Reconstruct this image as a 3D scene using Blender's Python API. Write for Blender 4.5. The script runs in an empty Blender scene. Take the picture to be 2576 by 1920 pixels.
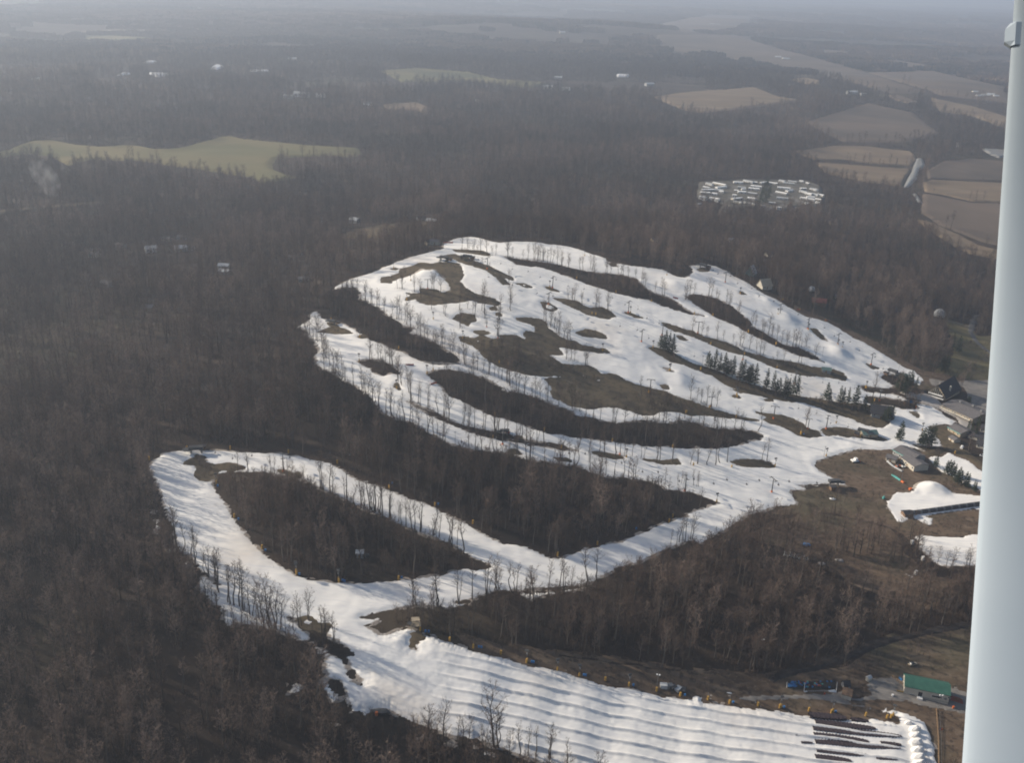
import bpy, bmesh, math, random
import numpy as np
from mathutils import Matrix, Vector, Euler

random.seed(7)
rng = np.random.default_rng(11)
SC = bpy.context.scene
COL = SC.collection
rad = math.radians

# ------------------------------------------------------------------ camera
CAM_H = 320.0
PITCH, ROLL = 22.35, 2.4
FPX = 2527.0
CX, CY = 1288.0, 960.0
cam = bpy.data.cameras.new('camera')
cam_ob = bpy.data.objects.new('camera', cam)
COL.objects.link(cam_ob)
cam.sensor_width = 36.0
cam.lens = FPX / 2576.0 * 36.0
cam.clip_start = 0.2
cam.clip_end = 120000.0
CAM_R = Matrix.Rotation(rad(90 - PITCH), 3, 'X') @ Matrix.Rotation(rad(ROLL), 3, 'Z')
cam_ob.matrix_world = Matrix.Translation((0, 0, CAM_H)) @ CAM_R.to_4x4()
SC.camera = cam_ob

# ------------------------------------------------------------------ light
SUN_EL, SUN_AZ = 26.0, -70.0      # azimuth from +Y, negative = left
world = bpy.data.worlds.new("World")
SC.world = world
world.use_nodes = True
wn = world.node_tree.nodes
bg = wn.get('Background') or wn.new('ShaderNodeBackground')
sky = wn.new('ShaderNodeTexSky')
sky.sky_type = 'NISHITA'
sky.sun_disc = False
sky.sun_elevation = rad(SUN_EL)
sky.sun_rotation = rad(SUN_AZ)
sky.air_density = 1.0
sky.dust_density = 2.0
world.node_tree.links.new(sky.outputs[0], bg.inputs[0])
bg.inputs[1].default_value = 0.085
sun = bpy.data.lights.new('sun', 'SUN')
sun.energy = 4.2
sun.angle = rad(0.6)
sun.color = (1.0, 0.90, 0.76)
sun_ob = bpy.data.objects.new('sun', sun)
COL.objects.link(sun_ob)
sd = Vector((math.sin(rad(SUN_AZ)) * math.cos(rad(SUN_EL)), math.cos(rad(SUN_AZ)) * math.cos(rad(SUN_EL)), math.sin(rad(SUN_EL))))
sun_ob.rotation_euler = sd.to_track_quat('Z', 'Y').to_euler()
SC.view_settings.view_transform = 'Standard'
SC.view_settings.look = 'None'
SC.view_settings.exposure = 0.58
SC.view_settings.gamma = 1.0
SC.view_settings.use_curve_mapping = False
SC.render.engine = 'CYCLES'
SC.cycles.use_denoising = True
SC.cycles.max_bounces = 4
SC.cycles.diffuse_bounces = 2
SC.cycles.glossy_bounces = 1
SC.cycles.transmission_bounces = 1
SC.cycles.volume_bounces = 0
SC.cycles.transparent_max_bounces = 4
SC.cycles.filter_width = 1.9
HAZE_DENSITY = 0.000128

# ------------------------------------------------------------------ noise
def vnoise(x, y, seed=0):
    x = np.asarray(x, dtype=np.float64); y = np.asarray(y, dtype=np.float64)
    xi = np.floor(x).astype(np.int64); yi = np.floor(y).astype(np.int64)
    xf = x - xi; yf = y - yi
    u = xf * xf * (3 - 2 * xf); v = yf * yf * (3 - 2 * yf)
    def h(a, b):
        n = (a * 374761393 + b * 668265263 + seed * 1442695041) & 0xffffffff
        n = ((n ^ (n >> 13)) * 1274126177) & 0xffffffff
        n = (n ^ (n >> 16)) & 0xffff
        return n / 32767.5 - 1.0
    a = h(xi, yi); b = h(xi + 1, yi); c = h(xi, yi + 1); d = h(xi + 1, yi + 1)
    return (a * (1 - u) + b * u) * (1 - v) + (c * (1 - u) + d * u) * v
def fbm(x, y, seed=0, octaves=3):
    s = 0; a = 1.0; t = 0
    for k in range(octaves):
        s = s + a * vnoise(x * 2 ** k + 17.3 * k, y * 2 ** k - 9.1 * k, seed + k); t += a; a *= 0.5
    return s / t
def sstep(a, b, x):
    t = np.clip((x - a) / (b - a), 0, 1)
    return t * t * (3 - 2 * t)

# ------------------------------------------------------------------ picture frames used when surveying points
FR = {'D': (0, 0, 0.86025), 'F4': (700, 560, 3.167), 'F5': (1300, 560, 3.167), 'F6': (1876, 560, 3.167),
      'G1': (300, 1000, 3.167), 'G2': (900, 900, 3.167), 'G3': (1400, 900, 3.167), 'G4': (1976, 950, 3.304),
      'G5': (600, 1420, 3.167), 'G6': (1200, 1420, 3.167), 'G7': (1876, 1500, 3.411), 'G8': (0, 1300, 2.664),
      'M': (1720, 430, 5.5425), 'A': (0, 0, 2.4633), 'B': (850, 0, 2.4633), 'C': (1676, 0, 2.4633),
      'L': (2260, 940, 6.885), 'K': (2150, 1680, 5.992), 'Q': (1700, 1660, 4.619)}
def P(fr, *pts):
    ox, oy, s = FR[fr]
    return [(ox + a / s, oy + b / s) for a, b in pts]
_R = np.array(CAM_R)
def rays(px):
    px = np.asarray(px, dtype=np.float64)
    d = np.stack([(px[:, 0] - CX) / FPX, -(px[:, 1] - CY) / FPX, -np.ones(len(px))], 1)
    d = d @ _R.T
    return d / np.linalg.norm(d, axis=1, keepdims=True)

# ------------------------------------------------------------------ terrain: surveyed heights, smooth surface through them
HS = 0.60
ctrl = [(2000,1500,0),(1950,1580,0),(1750,1480,4),(1620,1600,6),(2080,1300,2),(1900,1100,3),(1750,1150,6),(1700,1060,8),
 (2050,1000,3),(2080,870,0),(2100,700,0),(2050,600,4),(2050,450,0),(1950,380,0),(1700,420,20),(1900,350,0),
 (1500,1130,22),(1300,1190,34),(1215,1205,38),(1000,1240,48),(750,1330,57),(620,1290,60),(400,1130,72),(340,1010,80),
 (420,985,82),(600,990,78),(800,1050,66),(1000,1150,52),(890,1365,58),(750,1500,52),(850,1580,44),(1200,1440,33),
 (1500,1520,12),(1300,1600,17),(1100,1560,28),(1800,1640,1),(200,1300,78),(200,1600,66),(500,1600,56),(100,1100,85),
 (1200,1080,46),(1400,1050,36),(900,950,78),(680,690,100),(800,780,93),(850,900,85),(1000,960,68),(1250,1000,45),
 (1450,1030,28),(1600,950,24),(1300,900,50),(1100,830,72),(1000,700,104),(1000,530,128),(900,560,125),(750,605,112),
 (1150,560,118),(1300,600,106),(1480,610,92),(1520,578,98),(1650,680,68),(1800,760,40),(1900,800,18),(1980,830,6),
 (1200,700,88),(1400,720,72),(1500,800,50),(1700,850,25),(1850,900,10),(1400,850,55),(1900,960,5),
 (1000,470,70),(800,500,66),(600,560,76),(1300,500,64),(1600,530,60),(1800,600,40),(500,700,85),(300,800,84),(100,800,84),
 (500,850,84),(1900,650,22),(2000,750,8),(600,400,45),(200,400,50),(1000,350,40),(1400,350,36),(1700,330,20),(50,600,70),
 (1600,1300,26),(1400,1350,34),(1800,1350,14),(1600,1200,20),(2150,1600,-2),(50,1640,62),(1000,1640,30),(-200,1200,84),
 (-200,600,70),(2350,1500,0),(2350,1000,0),(2350,500,0)]
_c = np.array([(a / .86025, b / .86025, h * HS) for a, b, h in ctrl])
_d = rays(_c[:, :2])
_t = (CAM_H - _c[:, 2]) / -_d[:, 2]
CXY = _d[:, :2] * _t[:, None]
CXY = np.vstack([CXY, [(-3500, 3500), (0, 4500), (3500, 3500), (-5000, 0), (5000, 0), (0, -1500), (0, 60), (-300, 200), (300, 200)]])
CZ = np.concatenate([_c[:, 2], [28, 24, 8, 40, 0, 20, 22, 34, 2]])
def _phi(r2):
    return np.sqrt(r2 + 90.0 ** 2)
_n = len(CXY)
_A = np.zeros((_n + 3, _n + 3))
_A[:_n, :_n] = _phi(((CXY[:, None] - CXY[None]) ** 2).sum(-1)) - np.eye(_n) * 12.0
_A[:_n, _n] = 1; _A[:_n, _n + 1:] = CXY / 1000; _A[_n, :_n] = 1; _A[_n + 1:, :_n] = (CXY / 1000).T
_w = np.linalg.solve(_A, np.concatenate([CZ, [0, 0, 0]]))
def rbf(x, y):
    out = np.zeros(x.shape)
    fx, fy, fo = x.ravel(), y.ravel(), out.ravel()
    for i in range(0, len(fx), 60000):
        a, b = fx[i:i + 60000], fy[i:i + 60000]
        g = _phi((a[:, None] - CXY[None, :, 0]) ** 2 + (b[:, None] - CXY[None, :, 1]) ** 2)
        fo[i:i + 60000] = g @ _w[:_n] + _w[_n] + a / 1000 * _w[_n + 1] + b / 1000 * _w[_n + 2]
    return fo.reshape(x.shape)
def height_raw(x, y):
    r = np.hypot(x, y)
    w = 1 - sstep(2200, 4200, r)
    z = np.zeros_like(x)
    m = w > 0
    z[m] = rbf(x[m], y[m]) * w[m]
    z += (1 - w) * 14
    far = sstep(1300, 3500, r)
    z += far * (fbm(x / 1500, y / 1100, 5, 3) * 34)
    z += far * 55 * np.exp(-(((x - 150) / 1100) ** 2 + ((y - 5600) / 700) ** 2))
    z += 1.6 * fbm(x / 70, y / 70, 9, 2) * sstep(250, 500, r)
    return z
th = np.concatenate([np.arange(-180, -38, 6.0), np.arange(-38, 38, 0.14), np.arange(38, 180.1, 6.0)])
th[-1] = 180.0
rr = [6, 40, 80, 110, 140]
while rr[-1] < 2600: rr.append(rr[-1] * 1.0062)
while rr[-1] < 42000: rr.append(rr[-1] * 1.016)
rr = np.array(rr); lr = np.log(rr)
TH, RR = np.meshgrid(np.radians(th), rr)
GX, GY = np.sin(TH) * RR, np.cos(TH) * RR
GZ = height_raw(GX, GY)
def H(x, y):
    x = np.asarray(x, dtype=np.float64); y = np.asarray(y, dtype=np.float64)
    t = np.degrees(np.arctan2(x, y)); l = np.log(np.maximum(np.hypot(x, y), 6.001))
    i = np.clip(np.searchsorted(th, t) - 1, 0, len(th) - 2)
    j = np.clip(np.searchsorted(lr, l) - 1, 0, len(lr) - 2)
    u = np.clip((t - th[i]) / (th[i + 1] - th[i]), 0, 1)
    r = np.exp(l); v = np.clip((r - rr[j]) / (rr[j + 1] - rr[j]), 0, 1)
    return (GZ[j, i] * (1 - u) + GZ[j, i + 1] * u) * (1 - v) + (GZ[j + 1, i] * (1 - u) + GZ[j + 1, i + 1] * u) * v
def h1(x, y):
    return float(H(np.array([x]), np.array([y]))[0])
def ground_points(px):
    """where the line of sight through surveyed picture points meets the ground"""
    d = rays(px)
    n = len(d)
    ts = [180.0]
    while ts[-1] < 40000: ts.append(ts[-1] * 1.012)
    ts = np.array(ts)
    lo = np.full(n, ts[0]); hi = np.full(n, ts[-1]); found = np.zeros(n, bool)
    for k in range(1, len(ts)):
        p = d * ts[k]
        below = (CAM_H + p[:, 2]) < H(p[:, 0], p[:, 1])
        new = below & ~found
        hi[new] = ts[k]; lo[new] = ts[k - 1]; found |= below
        if found.all(): break
    for _ in range(22):
        mid = (lo + hi) / 2
        p = d * mid[:, None]
        b = (CAM_H + p[:, 2]) < H(p[:, 0], p[:, 1])
        hi = np.where(b, mid, hi); lo = np.where(b, lo, mid)
    p = d * hi[:, None]
    return np.stack([p[:, 0], p[:, 1], H(p[:, 0], p[:, 1])], 1)
def at(fr, x, y):
    return Vector(ground_points(P(fr, (x, y)))[0])
def ats(fr, *pts):
    return [Vector(q) for q in ground_points(P(fr, *pts))]
def line_px(px, step=7):
    out = []
    for (a, b), (c, d) in zip(px[:-1], px[1:]):
        k = max(1, int(math.hypot(c - a, d - b) / step))
        for i in range(k): out.append((a + (c - a) * i / k, b + (d - b) * i / k))
    out.append(px[-1])
    return out
def world_poly(px):
    g = ground_points(line_px(list(px) + [px[0]])[:-1])
    return g[:, :2]
# ------------------------------------------------------------------ surveyed outlines
snow_outer = (P('F4', (380,570),(460,505),(560,455),(640,430),(740,400),(850,350),(1000,290),(1110,258),(1240,225),(1310,208),(1310,165),(1420,125),
    (1530,113),(1620,125),(1700,150),(1760,160),(1860,152),(1960,153),(2060,155),(2140,170),(2217,178))
 + P('F5', (440,195),(520,220),(620,255),(720,285),(730,315),(830,330),(960,350),(1090,360),(1190,385),(1260,425),(1330,438),(1370,425),(1395,390),
    (1375,345),(1440,335),(1500,328),(1590,350),(1680,390),(1740,430),(1820,465),(1900,520),(1980,575),(2080,620),(2160,670))
 + P('F6', (400,705),(480,750),(560,765),(650,790),(740,840),(860,915),(960,960),(1060,1020),(1160,1085),(1260,1145),(1340,1180),(1400,1225),(1438,1265),
    (1405,1285),(1390,1322),(1350,1285),(1300,1255),(1230,1225),(1170,1215),(1100,1220),(1090,1240),(1130,1270),(1190,1300),(1150,1330),(1000,1312),(930,1300),
    (920,1322),(960,1345),(1060,1360),(1170,1365),(1230,1380),(1290,1415),(1280,1427),(1150,1402),(1060,1395),(980,1388),(955,1405),(985,1442),(1080,1455),(1180,1466),(1240,1482))
 + P('G4', (960,262),(1010,262),(1100,262),(1100,245),(1075,215),(1150,225),(1230,245),(1300,290),(1370,340),(1420,370),(1390,402),(1340,395),(1280,398),(1230,405),
    (1195,415),(1210,445),(1240,480),(1290,520),(1305,575),(1240,580),(1150,570),(1060,562),(1110,585),(1160,617),(1080,597),(1000,575),(940,590),
    (900,605),(800,612),(700,605),(600,605),(530,620),(470,637),(390,660),(310,685),(265,705),(258,740),(290,780),(350,815),(430,850),(510,890),(500,905),
    (440,890),(300,893),(120,905),(195,930),(140,945),(60,940),(38,960),(80,1000),(105,1050),(80,1066))
 + P('G3', (1824,1187),(1720,1200),(1640,1235),(1560,1255),(1480,1285),(1430,1330),(1360,1380),(1290,1400),(1240,1450),(1150,1490),(1100,1462),(1020,1475),(930,1515),(830,1560))
 + P('G6', (1240,5),(1150,30),(1060,70),(1000,100),(950,145),(850,170),(740,185),(600,195),(500,200),(400,205),(290,215),(200,220),(80,240))
 + P('G5', (1900,275),(1740,310),(1850,315),(1800,340),(1650,355),(1500,345),(1470,320),(1350,345),(1200,380),(1080,405),(990,430),(1100,427),(1200,410),(1200,428),
    (1130,450),(1060,475),(1020,495),(1060,520),(1130,562),(1180,560),(1260,530),(1340,505),(1390,508),(1440,545),(1560,575),(1700,620),(1850,680),(2000,720))
 + P('G6', (180,730),(300,770),(430,802),(500,798),(600,820),(700,855),(800,895),(940,925),(1000,950),(1100,970),(1200,985),(1350,1015),(1500,1045),(1620,1065),
    (1700,1068),(1705,1025),(1850,1050),(1960,1055),(2035,1062),(1900,1075),(1830,1068),(1820,1095),(1900,1105),(2000,1120),(2100,1135))
 + P('G7', (150,960),(230,970),(400,1000),(550,1020),(750,1035),(900,1050),(1100,1045),(1200,1060),(1305,1085),(1290,1040),(1180,1010),(1080,963),(1200,963),(1350,990),
    (1460,1030),(1540,1080),(1590,1170),(1620,1260),(1640,1340),(1665,1433),(1700,1640),(1500,1900),(0,1900))
 + P('G6', (1300,1830),(900,1700),(550,1600),(420,1560),(250,1500),(100,1450),(0,1412))
 + P('G5', (1850,1410),(1700,1380),(1550,1330),(1400,1280),(1300,1230),(1200,1180),(1100,1185),(1060,1195),(1000,1230),(965,1188),(885,1182),(880,1120),(862,1060),(850,1040),
    (780,1120),(740,1100),(690,1030),(650,960),(665,930),(695,900),(680,830),(700,750),(660,700),(620,668),(700,688),(770,730),(815,745),(890,720),(840,650),(780,620),(740,592),
    (700,555),(720,500),(690,480),(620,485),(600,450),(540,432),(440,440),(400,432),(490,490),(560,560),(600,630),(520,630),(430,580),(330,540),(200,515),(100,500),(0,470))
 + P('G8', (1600,740),(1510,745),(1490,690),(1500,640),(1440,590),(1350,520),(1310,450),(1350,400),(1395,420),(1470,460),(1400,400),(1330,360),(1310,320),(1240,260),(1190,228))
 + P('G1', (460,1190),(430,1060),(385,990),(365,900),(330,800),(300,700),(270,640),(228,565),(240,540),(265,495),(320,465),(380,435),(460,422),(560,420),(720,420),(900,430),
    (1060,435),(1200,440),(1330,455),(1450,470),(1560,490),(1650,515),(1730,545),(1800,590),(1840,625),(1900,655),(1980,675),(2100,715),(2217,760))
 + P('G2', (400,1112),(600,1185),(740,1265),(900,1335),(980,1390),(1040,1430),(1130,1470),(1240,1480),(1350,1510),(1450,1555),(1530,1592),(1600,1595))
 + P('G3', (100,1575),(200,1535),(350,1490),(500,1470),(640,1410),(760,1350),(850,1315),(900,1310),(940,1285),(1040,1268),(1030,1240),(1150,1205),(1288,1160),(1220,1135),(1100,1085),
    (1000,1075),(870,1055),(840,1030),(740,995),(620,975),(500,960),(400,960),(260,920),(180,865),(0,850))
 + P('G2', (1480,830),(1350,825),(1290,800),(1200,765),(1120,760),(1000,755),(880,735),(780,700),(700,680),(640,640),(560,600),(470,550),(420,520),(300,500),(240,480),(200,450),
    (160,400),(100,330),(30,270))
 + P('F4', (620,1310),(540,1275),(480,1250),(420,1200),(340,1170),(300,1130),(290,1050),(320,1010),(280,950),(240,920),(200,860),(148,830),(190,805),(240,775),(260,715),(312,703),
    (330,745),(400,775),(460,785),(520,805),(600,845),(680,895),(750,935),(830,970),(900,1000),(990,1030),(1060,1060),(1140,1105),(1200,1120),(1300,1135),(1440,1125),
    (1435,1100),(1400,1060),(1340,1020),(1260,970),(1180,930),(1100,900),(1000,880),(1060,860),(1075,845),(1000,830),(960,800),(860,740),(790,680),(700,640),(630,610),(650,560),
    (610,520),(500,520),(430,550)))
holes = {
 'woods_a': P('G2', (550,130),(600,105),(720,100),(850,120),(960,150),(1040,180),(1120,230),(1200,270),(1290,290),(1380,310),(1450,335),(1540,370),(1620,400),(1700,430),(1740,465),(1830,480),(1900,490),(1960,510),(2080,530))
   + P('G3', (620,510),(700,505),(850,530),(900,525),(980,510),(1100,520),(1180,555),(1300,575),(1420,570),(1520,585),(1580,590),(1645,620),(1620,650),(1540,665),(1480,690),(1380,705),(1250,725),(1150,715),
     (1000,720),(850,705),(700,700),(580,690),(480,675),(360,660),(250,645),(120,630),(0,605))
   + P('G2', (1500,600),(1380,560),(1280,520),(1180,490),(1080,465),(1000,430),(930,400),(830,340),(750,310),(690,270),(650,220),(600,175)),
 'grass_b': P('G3', (-80,178),(-20,168),(120,158),(300,148),(420,130),(480,145),(540,180),(620,215),(720,245),(830,265),(900,290),(1000,330),(1100,360),(1200,400),(1300,430),(1400,460),(1500,485),(1612,502),
     (1560,500),(1460,490),(1400,480),(1250,465),(1120,455),(1060,460),(980,435),(900,425),(820,430),(760,455),(680,455),(620,430),(520,405),(440,395),(350,395),(280,405),(200,395),(100,380),(20,340),(-30,320),(-35,280),(-25,230),(-60,200)),
 'grass_c': P('F4', (1460,940),(1450,915),(1500,915),(1560,930),(1600,915),(1640,910),(1700,930),(1790,935),(1770,905),(1830,900),(1900,905),(1960,940),(1990,950),(1960,890),(1980,870),(2060,880),(2050,830),(1990,800),(1910,780),
     (1900,765),(2000,765),(2080,770),(2130,800)) + P('F5', (240,840),(300,880),(350,920),(400,945),(460,950),(520,985),(600,995),(650,1010),(700,1005),(730,1037),(700,1040),(640,1035),(580,1025),(500,1020),
     (430,1005),(330,985),(295,982),(340,1020),(360,1050),(300,1058),(240,1050),(300,1090),(350,1130),(450,1140),(560,1145),(620,1165),(655,1200),(600,1212),(500,1220),(350,1225),(230,1220),(100,1213),(0,1190))
   + P('F4', (1830,1165),(1750,1140),(1680,1100),(1640,1060),(1600,1020),(1540,980)),
 'grass_d': P('F4', (825,440),(900,430),(970,405),(980,370),(1090,345),(1130,320),(1230,330),(1290,320),(1380,320),(1440,330),(1460,380),(1465,430),(1440,470),(1480,520),(1560,570),(1640,590),(1720,610),(1755,640),(1740,660),
     (1680,650),(1600,640),(1530,615),(1440,640),(1340,640),(1270,655),(1200,655),(1130,640),(1100,610),(1030,620),(1020,600),(1070,590),(1040,565),(1150,570),(1140,530),(1180,530),(1260,540),(1290,565),(1330,565),
     (1380,540),(1360,480),(1310,440),(1250,410),(1230,380),(1205,410),(1160,400),(1145,372),(1120,410),(1040,430),(950,450),(890,480),(830,480)),
 'grass_e': P('F4', (1390,215),(1500,220),(1620,225),(1680,250),(1680,265),(1560,250),(1420,235)),
 'grass_f': P('F4', (1280,270),(1400,253),(1500,278),(1560,310),(1650,340),(1720,368),(1800,410),(1865,440),(1860,458),(1760,415),(1680,388),(1560,350),(1440,312),(1380,275)),
 'woods_g': P('F4', (1800,270),(1900,290)) + P('F5', (120,305),(220,320),(320,335),(450,370),(560,390),(640,400),(740,410),(840,420),(950,450),(1030,530),(1100,565),(1200,595),(1280,640),(1330,680),(1400,720),(1485,742),(1400,735),
     (1280,700),(1160,660),(1060,620),(950,600),(860,575),(760,555),(660,520),(560,490),(480,455),(380,420),(280,380),(180,355),(80,345),(0,335)),
 'woods_h': P('F5', (1345,590),(1400,575),(1500,585),(1600,610),(1700,660),(1760,710),(1810,750),(1860,790),(1870,830),(1950,870),(2050,930),(2120,980)) + P('F6', (420,1000),(500,1030),(560,1070),(620,1112),(560,1100),(470,1070),(400,1055),(300,1010),(240,985))
   + P('F5', (2000,955),(1900,910),(1800,850),(1720,810),(1640,780),(1560,740),(1480,690),(1400,640)),
 'grass_i': P('F5', (1170,805),(1230,815),(1320,850),(1400,870),(1500,920),(1560,930),(1660,955),(1740,990),(1800,1030),(1880,1050),(1980,1080),(2080,1100),(2217,1120)) + P('F6', (500,1150),(600,1165),(700,1175),(770,1200),(803,1240),(780,1258),
     (700,1240),(560,1222),(500,1225),(400,1205),(300,1180),(200,1140),(100,1100),(60,1075)) + P('F5', (1820,1060),(1700,1030),(1600,995),(1530,965),(1460,935),(1360,895),(1260,865),(1190,830)),
 'grass_j': P('F5', (1060,1005),(1100,1000),(1180,1020),(1250,1045),(1330,1090),(1400,1130),(1500,1155),(1600,1185),(1700,1235),(1780,1270),(1860,1290),(1960,1320),(2060,1350),(2217,1380)) + P('F6', (480,1400),(580,1410),(680,1430),(780,1440),
     (880,1450),(960,1455),(1010,1470)) + P('G4', (730,250),(880,290),(890,340),(830,390),(800,412),(740,412),(690,400),(600,370),(560,345),(450,310),(350,280),(250,235),(150,205),(60,200),(0,195))
   + P('F5', (2000,1395),(1880,1365),(1780,1340),(1700,1310),(1640,1270),(1560,1220),(1480,1190),(1400,1160),(1330,1130),(1230,1110),(1150,1060)),
 'grass_k': P('F5', (300,605),(400,615),(480,630),(520,660),(580,685),(680,680),(740,710),(780,750),(720,770),(640,755),(570,735),(500,700),(400,660)),
 'grass_l': P('F5', (475,885),(560,853),(640,868),(700,900),(703,920),(600,915),(520,905)),
 'grass_m': P('F4', (1400,770),(1420,740),(1480,725),(1550,740),(1570,780),(1520,800),(1510,822),(1440,790)),
 'woods_n': P('F4', (635,1108),(660,1100),(740,1095),(830,1105),(900,1140),(940,1180),(957,1207),(900,1200),(830,1220),(770,1200),(740,1165),(700,1150)),
 'grass_o': P('F4', (330,872),(380,850),(430,832),(400,800),(440,797),(480,840),(540,855),(582,885),(500,887),(430,882)),
 'woods_p': P('G2', (400,350),(450,360),(520,400),(600,430),(680,470),(780,520),(860,550),(950,570),(1060,595),(1200,610),(1230,640),(1300,660),(1420,670),(1520,680),(1640,705),(1740,742),(1700,747),(1600,730),
     (1480,710),(1350,690),(1250,665),(1150,655),(1040,635),(950,610),(850,575),(760,535),(650,490),(560,450),(470,400)),
 'grass_q': P('G3', (290,755),(400,765),(500,785),(522,802),(440,800),(340,785)),
 'grass_r': P('G3', (1390,832),(1480,815),(1600,820),(1700,835),(1742,872),(1650,872),(1540,867),(1450,857)),
 'grass_s': P('G3', (700,815),(850,830),(960,815),(975,842),(850,848)),
 'grass_t': P('G3', (1600,440),(1700,455),(1800,465),(1880,490),(1960,530),(1980,560),(2080,590),(2097,622),(2050,637),(1930,620),(1850,575),(1780,545),(1700,520),(1655,497),(1720,485)),
 'grass_u': P('G4', (300,437),(340,430),(420,420),(500,425),(600,450),(650,470),(760,490),(842,520),(800,527),(700,512),(600,495),(500,490),(430,480),(340,482),(310,455)),
 'woods_v': P('G1', (750,660),(770,620),(860,605),(1000,600),(1150,605),(1280,625),(1400,650),(1500,680),(1560,710),(1700,770),(1850,850),(2000,920),(2217,1010)) + P('G2', (450,1380),(560,1430),(680,1470),(760,1500),(820,1550))
   + P('G5', (1995,12),(1960,30),(1880,45),(1800,30),(1700,50),(1600,85),(1450,105),(1300,120),(1100,140),(900,150),(750,145),(620,125),(560,115),(480,95),(420,60)) + P('G1', (1280,1330),(1200,1275),(1100,1190),(1020,1100),(960,1020),
     (900,930),(860,860),(830,810),(790,760),(750,690)),
 'grass_w': P('G1', (530,530),(560,500),(600,480),(610,460),(680,480),(700,530),(760,550),(850,530),(950,540),(990,567),(900,577),(800,575),(753,600),(762,650),(720,667),(640,655),(610,620),(640,580),(600,540)),
 'grass_x': P('G5', (1385,560),(1430,548),(1468,588),(1420,590)),
 'grass_x2': P('G5', (1380,605),(1415,602),(1420,628),(1385,625)),
 'grass_x3': P('G5', (1372,660),(1395,655),(1410,680),(1385,678)),
 'woods_y': P('G5', (820,745),(860,770),(890,830),(930,890),(970,920),(965,962),(920,940),(880,880),(850,820)),
 'woods_z': P('G5', (690,925),(760,920),(800,930),(830,990),(852,1037),(790,1042),(740,990)),
 'spot_a': P('F5', (5,488),(60,490),(118,515),(70,515)), 'spot_b': P('F5', (235,515),(270,518),(328,550),(280,543)),
 'spot_c': P('F5', (200,640),(260,645),(315,685),(290,705),(230,690)), 'spot_d': P('F5', (865,718),(910,725),(1005,762),(940,755)),
 'spot_e': P('F5', (1170,1163),(1210,1165),(1245,1198),(1200,1190)), 'spot_f': P('F5', (1150,1300),(1200,1298),(1205,1325),(1170,1322)),
 'spot_g': P('F5', (1715,1380),(1760,1380),(1780,1398),(1730,1395)), 'spot_h': P('F5', (1730,1335),(1800,1340),(1860,1362),(1780,1358)),
 'spot_i': P('F6', (520,850),(560,850),(610,900),(650,948),(600,930)), 'spot_j': P('F6', (960,1125),(1000,1140),(1055,1160),(1010,1168)),
 'spot_k': P('G4', (1040,290),(1090,290),(1106,320),(1090,333),(1060,310)), 'spot_l': P('F5', (1445,375),(1480,360),(1530,370),(1525,390),(1460,390)),
 'spot_m': P('F5', (1775,548),(1800,555),(1818,572),(1790,572)), 'spot_n': P('F5', (730,325),(780,322),(800,350),(760,352)),
 'spot_o': P('F4', (1675,392),(1710,400),(1790,450),(1830,490),(1790,492),(1740,440)), 'spot_p': P('F4', (1910,488),(1960,490),(2015,515),(1970,518)),
 'spot_q': P('F4', (2110,640),(2160,650),(2210,680),(2170,705),(2120,680)), 'spot_r': P('F5', (1280,905),(1320,912),(1358,938),(1310,935)),
 'spot_s': P('F4', (1690,680),(1730,675),(1730,700),(1700,700)), 'spot_t': P('F4', (1745,725),(1775,735),(1775,750),(1750,745)),
 'spot_u': P('F4', (900,368),(930,362),(960,372),(930,378)), 'spot_v': P('F4', (630,910),(680,900),(690,918),(650,922)),
 'spot_w': P('G2', (290,235),(310,200),(330,255)), 'spot_x': P('G2', (1570,800),(1660,805),(1690,825),(1600,822)),
 'spot_y': P('G2', (1190,740),(1260,735),(1300,770),(1210,768)), 'spot_z': P('F4', (1560,870),(1640,865),(1690,885),(1600,895)),
 'spot_aa': P('G1', (1270,585),(1320,588),(1360,605),(1300,603)), 'spot_bb': P('G1', (1380,610),(1440,605),(1440,640),(1390,640)),
 'spot_cc': P('G5', (490,440),(560,430),(605,460),(590,500),(520,500)), 'spot_dd': P('G5', (610,490),(715,482),(700,520),(640,515)),
 'spot_ee': P('F5', (1975,1412),(2030,1412),(2035,1424),(1990,1424)), 'spot_ff': P('G2', (1265,630),(1310,635),(1320,660),(1270,650)),
}
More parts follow.
